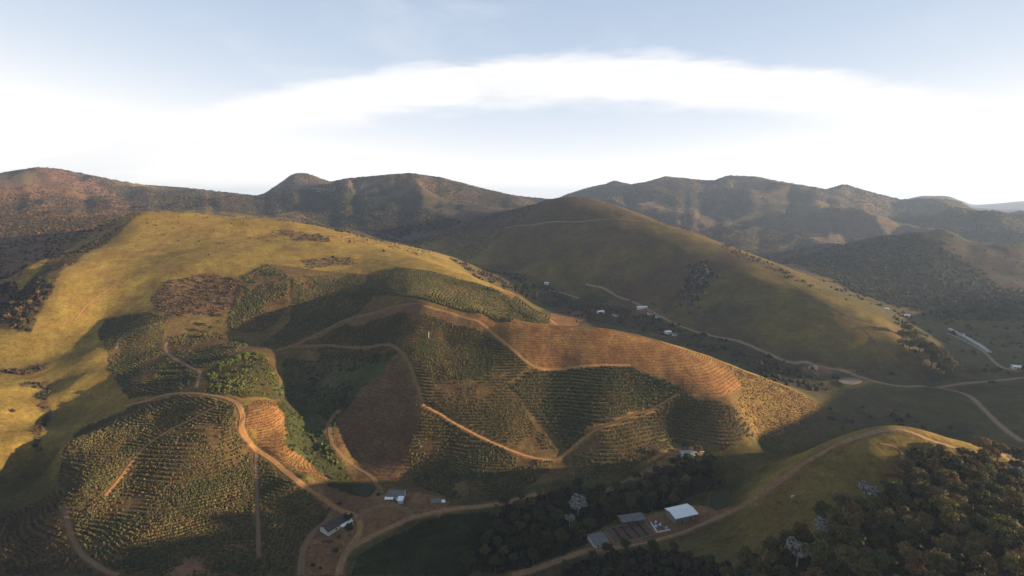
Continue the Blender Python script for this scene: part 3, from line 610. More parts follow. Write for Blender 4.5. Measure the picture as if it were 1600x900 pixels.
# ------------------------------------------------------------------ water
def pond(key, mat, label, dz=0.45):
    p, z = YARDS[key]; c = p.mean(0); n = 28; q = spline(np.vstack([p, p[:1]]), 1.0)[:-1]
    q = c + (q - c) * 0.92; m = len(q)
    v = [(x, y, z + dz) for x, y in q] + [(x, y, z - 1.0) for x, y in c + (q - c) * 1.02]
    v.append((c[0], c[1], z + dz)); f = [(2 * m, i, (i + 1) % m) for i in range(m)] + [(i, m + i, m + (i + 1) % m, (i + 1) % m) for i in range(m)]
    if (np.cross(q[1] - q[0], q[2] - q[1])) < 0: f = [tuple(reversed(a)) for a in f]
    tag(mesh_obj('pond', v, f, mat), label, None, None, 'structure')
pond('pond', 'water_pale', 'small pale muddy pond beside the valley road')
pond('darkpond', 'water_dark', 'dark green pond at the edge of the valley wood')
pond('shadepond', 'water_dark', 'dark pond beside the farmhouse below the brown terraces')

# ------------------------------------------------------------------ plants set out in rows
def slope_at(x, y):
    e = 1.5; gx = (interp(ZS, x + e, y) - interp(ZS, x - e, y)) / (2 * e); gy = (interp(ZS, x, y + e) - interp(ZS, x, y - e)) / (2 * e)
    return np.hypot(gx, gy)
def rows(key, spacing, step, keep=0.9, patch=0.0, excl=True, wid=0.46):
    p = FW[key]; x0, y0 = p.min(0) - 3; x1, y1 = p.max(0) + 3; d = 0.42
    x, y = np.meshgrid(np.arange(x0, x1, d), np.arange(y0, y1, d)); x = x.ravel(); y = y.ravel()
    x = x + rng.uniform(-.2, .2, x.shape); y = y + rng.uniform(-.2, .2, y.shape)
    m = inside(p, x, y, 3.0); x, y = x[m], y[m]
    z = interp(ZS, x, y) + fbm(x, y, 40, 2, 202) * 0.35; g = np.maximum(slope_at(x, y), 0.03)
    dz = spacing * float(np.median(g)); loc = dz / g
    lev = np.exp2(np.clip(np.round(np.log2(loc / spacing) + .15), -1, 3)); dzl = dz / lev
    ph = z / dzl; dist = np.abs(ph - np.round(ph)) * dzl / g
    m = dist < wid; x, y = x[m], y[m]
    if excl: 
        m = interp(ROADD, x, y) > 0.9; x, y = x[m], y[m]
    k = rng.permutation(len(x)); x, y = x[k], y[k]
    cell = np.floor(x / step).astype(np.int64) * 1000003 + np.floor(y / step).astype(np.int64)
    _, u = np.unique(cell, return_index=True); x, y = x[u], y[u]
    pr = np.full(len(x), keep)
    if patch: pr = pr * smooth(-0.55 + patch, 0.05 + patch * 0.6, fbm(x, y, 24, 3, 301))
    m = rng.random(len(x)) < pr
    return x[m], y[m]
def scatter(key, dens, wob=4.0, nz=None):
    p = FW[key]; x0, y0 = p.min(0); x1, y1 = p.max(0); n = int((x1 - x0) * (y1 - y0) * dens)
    x, y = rng.uniform(x0, x1, n), rng.uniform(y0, y1, n); m = inside(p, x, y, wob) & (interp(ROADD, x, y) > 0.6)
    if nz is not None: m &= fbm(x, y, 18, 3, 401) > nz
    return x[m], y[m]

def bush_mesh(name, seed, mat, sub=2, jag=0.32):
    bm = bmesh.new(); bmesh.ops.create_icosphere(bm, subdivisions=sub, radius=1.0); r = random.Random(seed)
    for v in bm.verts:
        k = 1 + r.uniform(-jag, jag); v.co = Vector((v.co.x * k, v.co.y * k, v.co.z * (1 + r.uniform(-jag, jag)) * 0.9 + 0.55))
        if v.co.z < -0.2: v.co.z = -0.2
    me = bpy.data.meshes.new(name); bm.to_mesh(me); bm.free(); me.materials.append(mat); return me
def tone_mat(name, dark, light, trans=0.12):
    m = plain(name, (1, 1, 1), scale=2.5, var=.4, random_=.38, trans=trans); nt = m.node_tree
    v = [n for n in nt.nodes if n.type == 'VECT_MATH'][0]; a = nt.nodes.new('ShaderNodeAttribute'); a.attribute_type = 'INSTANCER'; a.attribute_name = 'tone'
    mx = nt.nodes.new('ShaderNodeMix'); mx.data_type = 'RGBA'; nt.links.new(a.outputs['Fac'], mx.inputs[0]); mx.inputs[6].default_value = (*dark, 1); mx.inputs[7].default_value = (*light, 1)
    nt.links.new(mx.outputs[2], v.inputs[0]); return m
def instancer(name, pts, scale, tone, src, label, cat=None):
    me = bpy.data.meshes.new(name); me.vertices.add(len(pts)); me.vertices.foreach_set('co', np.asarray(pts, np.float32).ravel())
    a = me.attributes.new('size', 'FLOAT_VECTOR', 'POINT'); a.data.foreach_set('vector', np.asarray(scale, np.float32).ravel())
    a = me.attributes.new('tone', 'FLOAT', 'POINT'); a.data.foreach_set('value', np.asarray(tone, np.float32))
    o = link(bpy.data.objects.new(name, me))
    g = bpy.data.node_groups.new(name, 'GeometryNodeTree'); g.interface.new_socket('Geometry', in_out='INPUT', socket_type='NodeSocketGeometry'); g.interface.new_socket('Geometry', in_out='OUTPUT', socket_type='NodeSocketGeometry')
    N = g.nodes.new; L = g.links.new; gi, go = N('NodeGroupInput'), N('NodeGroupOutput')
    so = bpy.data.objects.new(name + '_plant', src)
    oi = N('GeometryNodeObjectInfo'); oi.inputs['Object'].default_value = so; oi.inputs['As Instance'].default_value = True
    ip = N('GeometryNodeInstanceOnPoints'); na = N('GeometryNodeInputNamedAttribute'); na.data_type = 'FLOAT_VECTOR'; na.inputs[0].default_value = 'size'
    rv = N('FunctionNodeRandomValue'); rv.data_type = 'FLOAT_VECTOR'; rv.inputs[0].default_value = (-.12, -.12, 0); rv.inputs[1].default_value = (.12, .12, 6.283)
    L(gi.outputs[0], ip.inputs['Points']); L(oi.outputs['Geometry'], ip.inputs['Instance']); L(rv.outputs[0], ip.inputs['Rotation']); L(na.outputs[0], ip.inputs['Scale']); L(ip.outputs[0], go.inputs[0])
    md = o.modifiers.new('plants', 'NODES'); md.node_group = g
    tag(o, label, cat, None, 'stuff'); return o
def put(acc, xy, r0, r1, h, tone, tj=0.25):
    x, y = xy; n = len(x)
    if not n: return
    r = rng.uniform(r0, r1, n); hh = r * h * rng.uniform(.8, 1.2, n)
    tone = tone + fbm(x, y, 22, 3, 601) * .45
    acc[0].append(np.column_stack([x, y, interp(ZG, x, y) - 0.05])); acc[1].append(np.column_stack([r, r, hh])); acc[2].append(np.clip(tone + rng.normal(0, tj, n), 0, 1))
def plant_fields():
    acc = ([], [], [])
    put(acc, rows('spur', 2.7, .74, .97, .03), .45, .70, 1.1, .38, .13)
    put(acc, rows('leftmid', 2.7, .76, .97, .03), .46, .72, 1.1, .24, .13)
    put(acc, rows('leftdim', 2.5, .9, .94, .08), .48, .8, 1.1, .32, .18)
    put(acc, rows('upleft', 2.6, .95, .93, .08), .5, .9, 1.1, .32, .2)
    put(acc, rows('upmid', 2.5, .9, .96, .03), .52, .85, 1.1, .36, .18)
    put(acc, rows('uprows', 3.3, 1.0, .97), .72, 1.0, 1.1, .28, .15)
    put(acc, rows('bowl', 2.65, .78, .96, .03), .46, .72, 1.1, .27, .14)
    put(acc, rows('dark', 3.0, .8, .99), .82, 1.0, 1.05, .08, .05)
    put(acc, rows('lower', 2.65, .82, .95, .03), .48, .78, 1.1, .32, .16)
    put(acc, rows('right', 2.65, .78, .96, .03), .46, .74, 1.1, .36, .15)
    p, s, t = (np.concatenate(a) for a in acc)
    mat = tone_mat('coffee_leaf', (.034, .043, .015), (.135, .100, .034))
    me = bush_mesh('coffee_bush', 3, mat)
    # the ones that show largest stand as things of their own
    f = CP * p[:, 1] - SP * (p[:, 2] - CAMZ); u = 800 + 800 * p[:, 0] / f; v = 450 - 800 * (SP * p[:, 1] + CP * (p[:, 2] - CAMZ)) / f
    vis = (u > 4) & (u < 1596) & (v < 896); size = np.where(vis, s[:, 0] * s[:, 2] / f ** 2, 0)
    big = np.argsort(-size)[:300]; keep = np.ones(len(p), bool); keep[big] = False
    for i in big:
        side = 'right of the straight brown track' if u[i] > 402 else ('left of the bare brown knob' if u[i] < 290 else 'just above the bare brown knob') if v[i] > 800 else 'on the nearer half of the spur'
        o = bpy.data.objects.new('coffee_bush', me); o.location = p[i]; o.scale = s[i]; o.rotation_euler = (0, 0, random.uniform(0, 6.28)); link(o)
        tag(o, 'rounded coffee bush of the left spur rows, ' + side, 'coffee bush', 'nearest coffee bushes on the left spur')
    instancer('coffee_rows', p[keep], s[keep], t[keep], me, 'rows of coffee bushes following the contours of the hillside fields')
    acc = ([], [], [])
    put(acc, rows('terrace', 3.0, .8, .9, wid=.3), .22, .40, .55, .6, .25)
    put(acc, rows('brown', 2.8, .8, .75), .22, .42, .8, .45, .3)
    put(acc, rows('bright', 2.4, .75, .95, wid=.3), .22, .42, .8, .5, .3)
    put(acc, rows('corner', 2.8, .9, .95), .4, .75, .9, .1, .2)
    p, s, t = (np.concatenate(a) for a in acc)
    instancer('seedling_rows', p, s, t, bush_mesh('seedling', 5, tone_mat('seedling_leaf', (.032, .028, .011), (.14, .085, .028)), 1), 'thin rows of young plants lining the terraced fields')
    acc = ([], [], [])
    put(acc, scatter('greentrees', .34, 6, -.18), .28, .95, .95, .55, .35)
    put(acc, scatter('gully', .13, 5, -.1), .35, 1.3, .8, .12, .25)
    p, s, t = (np.concatenate(a) for a in acc)
    instancer('thicket', p, s, t, bush_mesh('thicket_bush', 12, tone_mat('thicket_leaf', (.022, .030, .010), (.120, .125, .026), .2), 2, .4), 'bright green thicket filling the hollow above the road')
    acc = ([], [], [])
    put(acc, scatter('shrubs', .10, 6), .4, 1.3, .8, .6, .4)
    put(acc, scatter('bushpatch', .11, 5), .7, 2.2, .9, .15, .3)
    put(acc, scatter('strip', .02, 5), .8, 2.0, .8, .2, .3)
    put(acc, scatter('hedge', .022, 8, -.1), .9, 2.8, .95, .22, .3)
    put(acc, scatter('crease', .09, 4), .5, 1.6, .9, .3, .35)
    put(acc, scatter('crease2', .09, 4), .5, 1.5, .9, .3, .35)
    put(acc, scatter('shrubs2', .05, 8), .5, 1.4, .8, .4, .3)
    put(acc, scatter('shrubs3', .03, 8), .6, 1.6, .8, .3, .3)
    put(acc, scatter('ridgescrub', .02, 8), .7, 2.0, .9, .4, .4)
    put(acc, scatter('rightvalley', .004, 15, .02), 1.2, 3.2, .9, .15, .25)
    put(acc, scatter('redmount', .006, 20), 1.0, 2.6, .8, .55, .4)
    put(acc, scatter('rocks', .06, 8), .9, 2.4, .9, .05, .2)
    put(acc, scatter('valleywood', .10, 3), .6, 1.8, .9, .1, .2)
    put(acc, scatter('roadwood', .16, 4), .8, 2.4, .9, .1, .2)
    put(acc, scatter('wood', .05, 3), .6, 1.8, .9, .1, .2)
    put(acc, scatter('meadow', .10, 2, .05), .25, .7, .6, .05, .1)
    put(acc, scatter('nose', .55, 2), .28, .60, .6, .95, .25)
    put(acc, scatter('darkridge', .012, 20), 1.6, 4.0, .7, .1, .2)
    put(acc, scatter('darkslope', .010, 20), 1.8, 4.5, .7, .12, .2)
    put(acc, scatter('treeslope', .012, 20), 1.6, 3.6, .8, .2, .3)
    put(acc, scatter('farmyard', .012, 2, .1), .4, 1.3, .8, .2, .2)
    # hedgerow scrub along the far valley and stray bushes on the pastures
    n = 5200; a, l = rng.uniform(R(-48), R(48), n), rng.uniform(math.log(380), math.log(1300), n); r = np.exp(l); x, y = r * np.sin(a), r * np.cos(a); z = interp(ZG, x, y)
    w = smooth(.05, .45, fbm(x, y, 70, 4, 501)) * np.where((x > -60) & (z < 34), .75, .03) * np.where((x < -60) & (r < 700), .25, 1)
    inf = np.zeros(n, bool)
    for k in ('terrace', 'dark', 'right', 'lower', 'bowl', 'uprows', 'upmid', 'leftmid', 'spur', 'bright', 'brown', 'nose', 'dryyard', 'earthyard', 'wood'): inf |= inside(FW[k], x, y)
    m = (rng.random(n) < w) & ~inf & (interp(ROADD, x, y) > 1); put(acc, (x[m], y[m]), .8, 2.6, .95, .25, .35)
    # dark woods and scrub of the mountains, in patches and gullies
    n = 330000; a, l = rng.uniform(R(-52), R(52), n), rng.uniform(math.log(820), math.log(3600), n); r = np.exp(l); x, y = r * np.sin(a), r * np.cos(a)
    conc = interp(ZG - ZS, x, y)
    w = (.05 + 1.5 * smooth(.0, .35, fbm(x, y, 300, 5, 511, .6) - conc * .012)) * smooth(850, 1250, r + np.where(x < -150, 100, -150)) 
    m = rng.random(n) < w * .42; x, y = x[m], y[m]; k = np.hypot(x, y) / 1500
    n = len(x); rr = rng.uniform(.9, 2.3, n) * np.clip(k, .7, 1.6); acc[0].append(np.column_stack([x, y, interp(ZG, x, y) - .3])); acc[1].append(np.column_stack([rr, rr, rr * .7])); acc[2].append(np.clip(rng.normal(.22, .3, n), 0, 1))
    p, s, t = (np.concatenate(a) for a in acc)
    instancer('scrub', p, s, t, bush_mesh('shrub', 8, tone_mat('scrub_leaf', (.016, .018, .008), (.090, .052, .022)), 2, .4), 'wild scrub and bushes on slopes, gullies and mountains')
plant_fields()

# ------------------------------------------------------------------ trees
def crown_mesh(name, seed, rx, rz, mat, nclump=26, nleaf=26, leaf=.55, top=.0):
    r = random.Random(seed); v, f = [], []; cl = []
    for i in range(nclump):
        t = r.uniform(0, 6.283); q = math.sqrt(r.uniform(.02, 1)); zz = r.uniform(-.35, 1) * (1 - q * q * .75)
        cl.append((Vector((rx * q * .82 * math.cos(t), rx * q * .82 * math.sin(t), rz * (zz + top * (1 - q)))), rx * r.uniform(.24, .40)))
    for c, cr in cl:
        for k in range(nleaf):
            d = Vector((r.gauss(0, 1), r.gauss(0, 1), r.gauss(.35, .9))).normalized(); p = c + Vector((d.x, d.y, d.z * .8)) * cr * r.uniform(.75, 1.08)
            nrm = (d + Vector((r.gauss(0, .45), r.gauss(0, .45), r.gauss(.2, .45)))).normalized(); a = nrm.orthogonal().normalized(); b = nrm.cross(a); an = r.uniform(0, 6.28)
            a, b = a * math.cos(an) + b * math.sin(an), b * math.cos(an) - a * math.sin(an); s = leaf * r.uniform(.7, 1.3); k0 = len(v)
            v += [tuple(p + a * s), tuple(p + b * s * .8 + nrm * .12), tuple(p - a * s), tuple(p - b * s * .8 - nrm * .05)]; f.append((k0, k0 + 1, k0 + 2, k0 + 3))
    me = bpy.data.meshes.new(name); me.from_pydata(v, [], f); me.materials.append(M[mat]); return me
def trunk_mesh(name, seed, h, rt, rx, mat):
    r = random.Random(seed); m = MB(); p = Vector((0, 0, -.6)); rad = rt
    for i in range(3):
        q = Vector((r.uniform(-.2, .2) * i, r.uniform(-.2, .2) * i, h * (.3 * (i + 1)))); m.tube(p, q, rad, rad * .72, 6); p, rad = q, rad * .72
    for i in range(5):
        t = 6.283 * i / 5 + r.uniform(-.4, .4); z0 = h * r.uniform(.45, .85); m.tube((0, 0, z0), (math.cos(t) * rx * .62, math.sin(t) * rx * .62, z0 + h * r.uniform(.12, .32)), rt * .42, rt * .12, 5)
    me = bpy.data.meshes.new(name); me.from_pydata(m.v, [], m.f); me.materials.append(M[mat]); return me
KINDS = {}
def kind(key, mat, rx, rz, h, bark='bark', seeds=3, blossom=None, **kw):
    KINDS[key] = []
    for s in range(seeds):
        sd = abs(hash_(key)) + s * 31
        KINDS[key].append((crown_mesh('crown', sd, rx, rz, mat, **kw), trunk_mesh('trunk', sd, h, .28 + .015 * h, rx, bark), h, crown_mesh('blossom', sd, rx * 1.02, rz * 1.04, blossom, nclump=kw.get('nclump', 26), nleaf=34, leaf=.40) if blossom else None))
def hash_(s):
    h = 7
    for c in s: h = (h * 131 + ord(c)) % 100003
    return h
kind('dark', 'leaf_dark', 4.4, 3.6, 8.0, seeds=4, nleaf=44, leaf=.42)
kind('mid', 'leaf_mid', 4.0, 3.9, 7.8, seeds=4, nclump=22, nleaf=46, leaf=.40)
kind('olive', 'leaf_olive', 3.8, 2.9, 7.0, seeds=4, nclump=18, nleaf=50, leaf=.38)
kind('rust', 'leaf_rust', 3.6, 2.8, 6.5, seeds=1)
kind('yellow', 'leaf_yellow', 3.0, 3.6, 6.0, seeds=2)
kind('bright', 'leaf_bright', 3.4, 3.0, 5.0, seeds=2)
kind('white', 'leaf_mid', 4.4, 3.0, 8.0, bark='palebark', seeds=2, blossom='leaf_white', nleaf=12)
kind('tall', 'leaf_dark', 3.2, 5.0, 12.0, seeds=2, nclump=30)
ntree = [0]
def tree(x, y, key, sc_, label, group=None, sz=1.0):
    cm, tm, h, bl = random.choice(KINDS[key]); e = empty('tree', (x, y, gz(x, y) - .1), random.uniform(0, 6.28)); e.scale = (sc_, sc_, sc_ * sz)
    t = link(bpy.data.objects.new('trunk', tm), e); c = link(bpy.data.objects.new('crown', cm), e); c.location = (0, 0, h)
    if bl: b = link(bpy.data.objects.new('blossom', bl), c)
    tag(e, label, 'tree', group); ntree[0] += 1; return e
def poisson(key, d, n=4000, wob=2.0, vis=True):
    p = FW[key]; x0, y0 = p.min(0); x1, y1 = p.max(0); o = []
    for _ in range(n):
        x, y = random.uniform(x0, x1), random.uniform(y0, y1)
        if not bool(inside(p, np.array([x]), np.array([y]), wob)[0]): continue
        if float(interp(ROADD, np.array([x]), np.array([y]))[0]) < 2.5: continue
        if vis:
            z = gz(x, y); f = CP * y - SP * (z - CAMZ); u = 800 + 800 * x / f; v = 450 - 800 * (SP * y + CP * (z + 9 - CAMZ)) / f
            if u < -25 or u > 1625 or v > 925: continue
        if all((x - a) ** 2 + (y - b) ** 2 > d * d for a, b in o): o.append((x, y))
    return o
def pix_tree(u, v, key, s, label, group=None, sz=1.0):
    h = hit(u, v); return tree(h[0], h[1], key, s, label, group, sz)
def pixel(x, y):
    z = gz(x, y); f = CP * y - SP * (z - CAMZ); return 800 + 800 * x / f, 450 - 800 * (SP * y + CP * (z - CAMZ)) / f
def size_word(s, a, b): return 'small ' if s < a else 'large ' if s > b else ''
def where(x, y):
    u, v = pixel(x, y); row = 'top edge' if v < 760 else 'upper half' if v < 805 else 'middle' if v < 855 else 'bottom edge'
    return row + (' near the blossoming trees' if u < 1330 else ', left of centre' if u < 1430 else ', right of centre' if u < 1530 else ' by the right edge')
def where_valley(x, y):
    u, v = pixel(x, y); return 'beside the dark meadow' if u < 820 else 'left of the white blossoming tree' if u < 885 else 'around the white blossoming tree' if u < 925 else 'behind the drying terrace' if u < 1000 and v > 775 else 'below the red earth drive' if u < 1045 else 'behind the white roofed shed' if v > 755 else 'beside the hillside house'
def plant_trees():
    sp = [(pix_tree(1355, 790, 'white', 1.0, 'white blossoming tree at the upper edge of the lower right wood')),
          (pix_tree(1283, 842, 'white', .8, 'small white blossoming tree on the left edge of the lower right wood')),
          (pix_tree(1245, 885, 'white', 1.05, 'white blossoming tree at the bottom left tip of the wood')),
          (pix_tree(1392, 772, 'rust', 1.15, 'rust red crowned tree at the top of the lower right wood')),
          (pix_tree(1330, 818, 'rust', .95, 'rust brown tree inside the left part of the wood')),
          (pix_tree(903, 808, 'white', 1.2, 'large white blossoming tree in the middle of the valley wood')),
          (pix_tree(890, 822, 'white', .7, 'smaller whitish tree just below the large white blossoming tree')),
          (pix_tree(1071, 765, 'yellow', 1.1, 'bright yellow green tree below the hillside house')),
          (pix_tree(940, 762, 'yellow', .62, 'small slim yellow green tree beside the red earth drive')),
          (pix_tree(855, 775, 'yellow', .6, 'small yellowish tree at the left end of the valley wood')),
          (pix_tree(1052, 792, 'olive', .9, 'olive tree directly behind the white roofed shed'))]
    pts = [(e.location.x, e.location.y) for e in sp]
    ok = lambda x, y, d: all((x - a) ** 2 + (y - b) ** 2 > d * d for a, b in pts)
    lab = {'dark': 'dark green tree in the lower right wood, ', 'mid': 'mid green tree in the lower right wood, ', 'olive': 'olive brown tree in the lower right wood, '}
    for x, y in poisson('wood', 6.2):
        if not ok(x, y, 4): continue
        k = random.choices(['dark', 'mid', 'olive'], [.28, .36, .36])[0]; s_ = random.uniform(.68, 1.12); tree(x, y, k, s_ * 1.08, size_word(s_, .8, 1.0) + lab[k] + where(x, y), 'trees of the lower right wood')
    lab = {'dark': 'dark shaded tree in the valley wood, ', 'mid': 'olive green tree in the valley wood, '}
    for x, y in poisson('valleywood', 7.4):
        if not ok(x, y, 5): continue
        k = random.choices(['dark', 'mid'], [.7, .3])[0]; s_ = random.uniform(.55, .95); tree(x, y, k, s_, size_word(s_, .68, .84) + lab[k] + where_valley(x, y), 'trees of the valley stream wood')
    for x, y in poisson('roadwood', 8.5):
        if ok(x, y, 4): tree(x, y, 'dark', random.uniform(.45, .7), 'low dark tree below the drying yard road, ' + ('left end of the strip' if pixel(x, y)[0] < 980 else 'middle of the strip' if pixel(x, y)[0] < 1080 else 'right end of the strip'), 'trees below the drying yard')
    for u, v, s in [(1410,536,1.0),(1416,528,1.1),(1408,545,.8),(1424,542,1.1),(1420,552,.9),(1432,535,.9),(1436,552,1.2),(1444,562,1.2),(1440,572,1.0),(1452,560,1.0),(1455,574,1.3),(1463,566,1.0),(1462,584,1.2),(1470,580,1.3),(1476,572,.9),(1474,594,1.1),(1482,588,1.1),(1466,596,.9),(1488,580,.8),(1495,590,.8),(1505,586,.7),(1521,592,.7)]: pix_tree(u, v, random.choice(['dark', 'mid', 'olive']), s * 1.5, ('tree in the clump at the foot of the round hill, ' + ('upper end' if u < 1430 else 'middle' if u < 1465 else 'lower end')), 'trees at the foot of the round hill')
    for u, v, s in [(808,468,1.1),(818,472,1.25),(828,470,1.15),(838,472,1.0),(812,458,1.1),(826,458,1.2)]: pix_tree(u, v, 'tall', s, 'tall dark tree in the lone cluster in the upper valley', 'tall tree cluster in the upper valley')
    for u, v, s in [(335,595,.8),(345,580,.9),(360,572,.9),(372,565,.85),(385,562,.9),(400,560,.85),(412,566,.7),(330,606,.5),(355,590,.6),(383,545,.7),(342,608,.45),(370,592,.45),(385,583,.5),(398,576,.5),(360,608,.4),(378,606,.38),(420,580,.5),(395,600,.36),(325,590,.5),(415,604,.4),(432,612,.36)]: pix_tree(u, v, 'bright', s, 'bright yellow green sunlit tree in the hollow above the road', 'bright trees in the hollow')
    for u, v, s, k, l in [(545,820,.62,'dark','dark round tree behind the dark roofed farmhouse'),(548,838,.7,'dark','dark round tree in front of the dark roofed farmhouse'),(530,846,.35,'mid','small tree beside the timber pile'),(525,868,.4,'dark','small dark tree below the farmhouse yard'),
                          (533,752,.7,'bright','sunlit yellow green tree beside the dark pond'),(520,768,.6,'dark','dark tree on the near side of the shaded pond'),(540,775,.7,'dark','dark bushy tree left of the shaded pond'),(1268,583,.6,'mid','tree in the bare earth yard by the pale pond'),
                          (1085,735,.7,'dark','dark tree below the hillside house, nearest to it'),(1110,728,.75,'dark','dark tree to the right of the hillside house'),
                          (605,770,.3,'mid','tiny tree beside the grey roofed farmhouse')]: pix_tree(u, v, k, s, l)
    for u, v, s in [(900,478,.8),(912,484,.9),(925,492,.8),(948,486,.7),(955,500,.8),(975,498,.9),(990,502,.8),(1015,503,.8),(1030,508,.9),(1020,480,.7),(985,476,.7),(1060,514,.7),(1075,530,.8),(1095,538,.8),(870,462,.9),(885,468,.8),(1120,548,.8),(1150,556,.7)]: pix_tree(u, v, random.choice(['dark', 'mid', 'dark']), s, 'dark tree ' + ('left of the far white house' if u < 935 else 'between the far white house and the long farm building' if u < 1000 else 'below the long white farm building' if u < 1050 else 'along the far valley road right of the small white house'), 'trees along the far valley')
    for u, v, s in [(330,520,.7),(345,512,.8),(362,498,.8),(372,478,.7),(378,460,.65),(340,530,.7)]: pix_tree(u, v, 'mid', s, 'green tree in the brushy line between the left coffee fields', 'trees between the left coffee fields')
    for u, v, s in [(12,500,.7),(30,490,.8),(48,478,.7),(60,462,.6),(35,505,.6),(20,480,.7)]: pix_tree(u, v, 'olive', s, 'olive tree in the bushy gully behind the far left knoll', 'trees in the far left gully')
plant_trees()

# ------------------------------------------------------------------ buildings
def frame(a, b):                                     # ground line between two pixels: centre, length, angle
    p, q = hit(*a), hit(*b); d = q - p; c = (p + q) / 2
    return c, float(np.hypot(*d)), math.atan2(d[1], d[0])
def windows(e, xs, y, z0, z1, w, out, wallname='window'):
    for x in xs:
        o = MB().box(x - w / 2, x + w / 2, min(y, y + out * .06), max(y, y + out * .06), z0, z1).build('window', 'wood', e)
        MB().box(x - w / 2 + .1, x + w / 2 - .1, min(y + out * .065, y + out * .08), max(y + out * .065, y + out * .08), z0 + .1, z1 - .1).build('pane', 'glass', o)
def gable(name, label, c, z, ang, L, W, h, rise, roof, wall='white_wall', over=.5, doors=(0.0,), wins=(-.3, .3), cat='house', open_=False, ridge=None):
    e = empty(name, (c[0], c[1], z), ang); a, b = L / 2, W / 2
    if open_:
        for sx in (-1, -.33, .33, 1):
            for sy in (-1, 1): MB().box(sx * (a - .3) - .12, sx * (a - .3) + .12, sy * (b - .2) - .12, sy * (b - .2) + .12, -.8, h).build('post', 'wood', e)
        MB().box(-a + .3, a - .3, b - .22, b - .02, -.8, h * .96).build('wall', wall, e)
    else:
        m = MB().box(-a, a, -b, b, -1.2, h); m.poly([(-a, -b, h), (-a, b, h), (-a, 0, h + rise)][::-1]); m.poly([(a, -b, h), (a, b, h), (a, 0, h + rise)]); m.build('wall', wall, e)
        for x in doors:
            d = MB().box(x * L - .5, x * L + .5, -b - .06, -b, -.1, 2.1).build('door', 'wood', e); MB().box(x * L + .3, x * L + .38, -b - .1, -b - .065, 1.0, 1.12).build('handle', 'metal', d)
        windows(e, [x * L for x in wins], -b, .9, 1.9, 1.1, -1); windows(e, [x * L for x in wins], b, .9, 1.9, 1.1, 1)
    s = rise / b; hb = b + over
    for sg in (-1, 1):
        pts = [(-a - over, sg * hb, h - over * s + .12), (a + over, sg * hb, h - over * s + .12), (a + over, 0, h + rise + .12), (-a - over, 0, h + rise + .12)]
        if sg > 0: pts = pts[::-1]
        MB().slab(pts, .1).build('roof', roof, e)
    MB().box(-a - over, a + over, -.16, .16, h + rise + .06, h + rise + .2).build('ridge_cap', ridge or roof, e)
    return tag(e, label, cat)
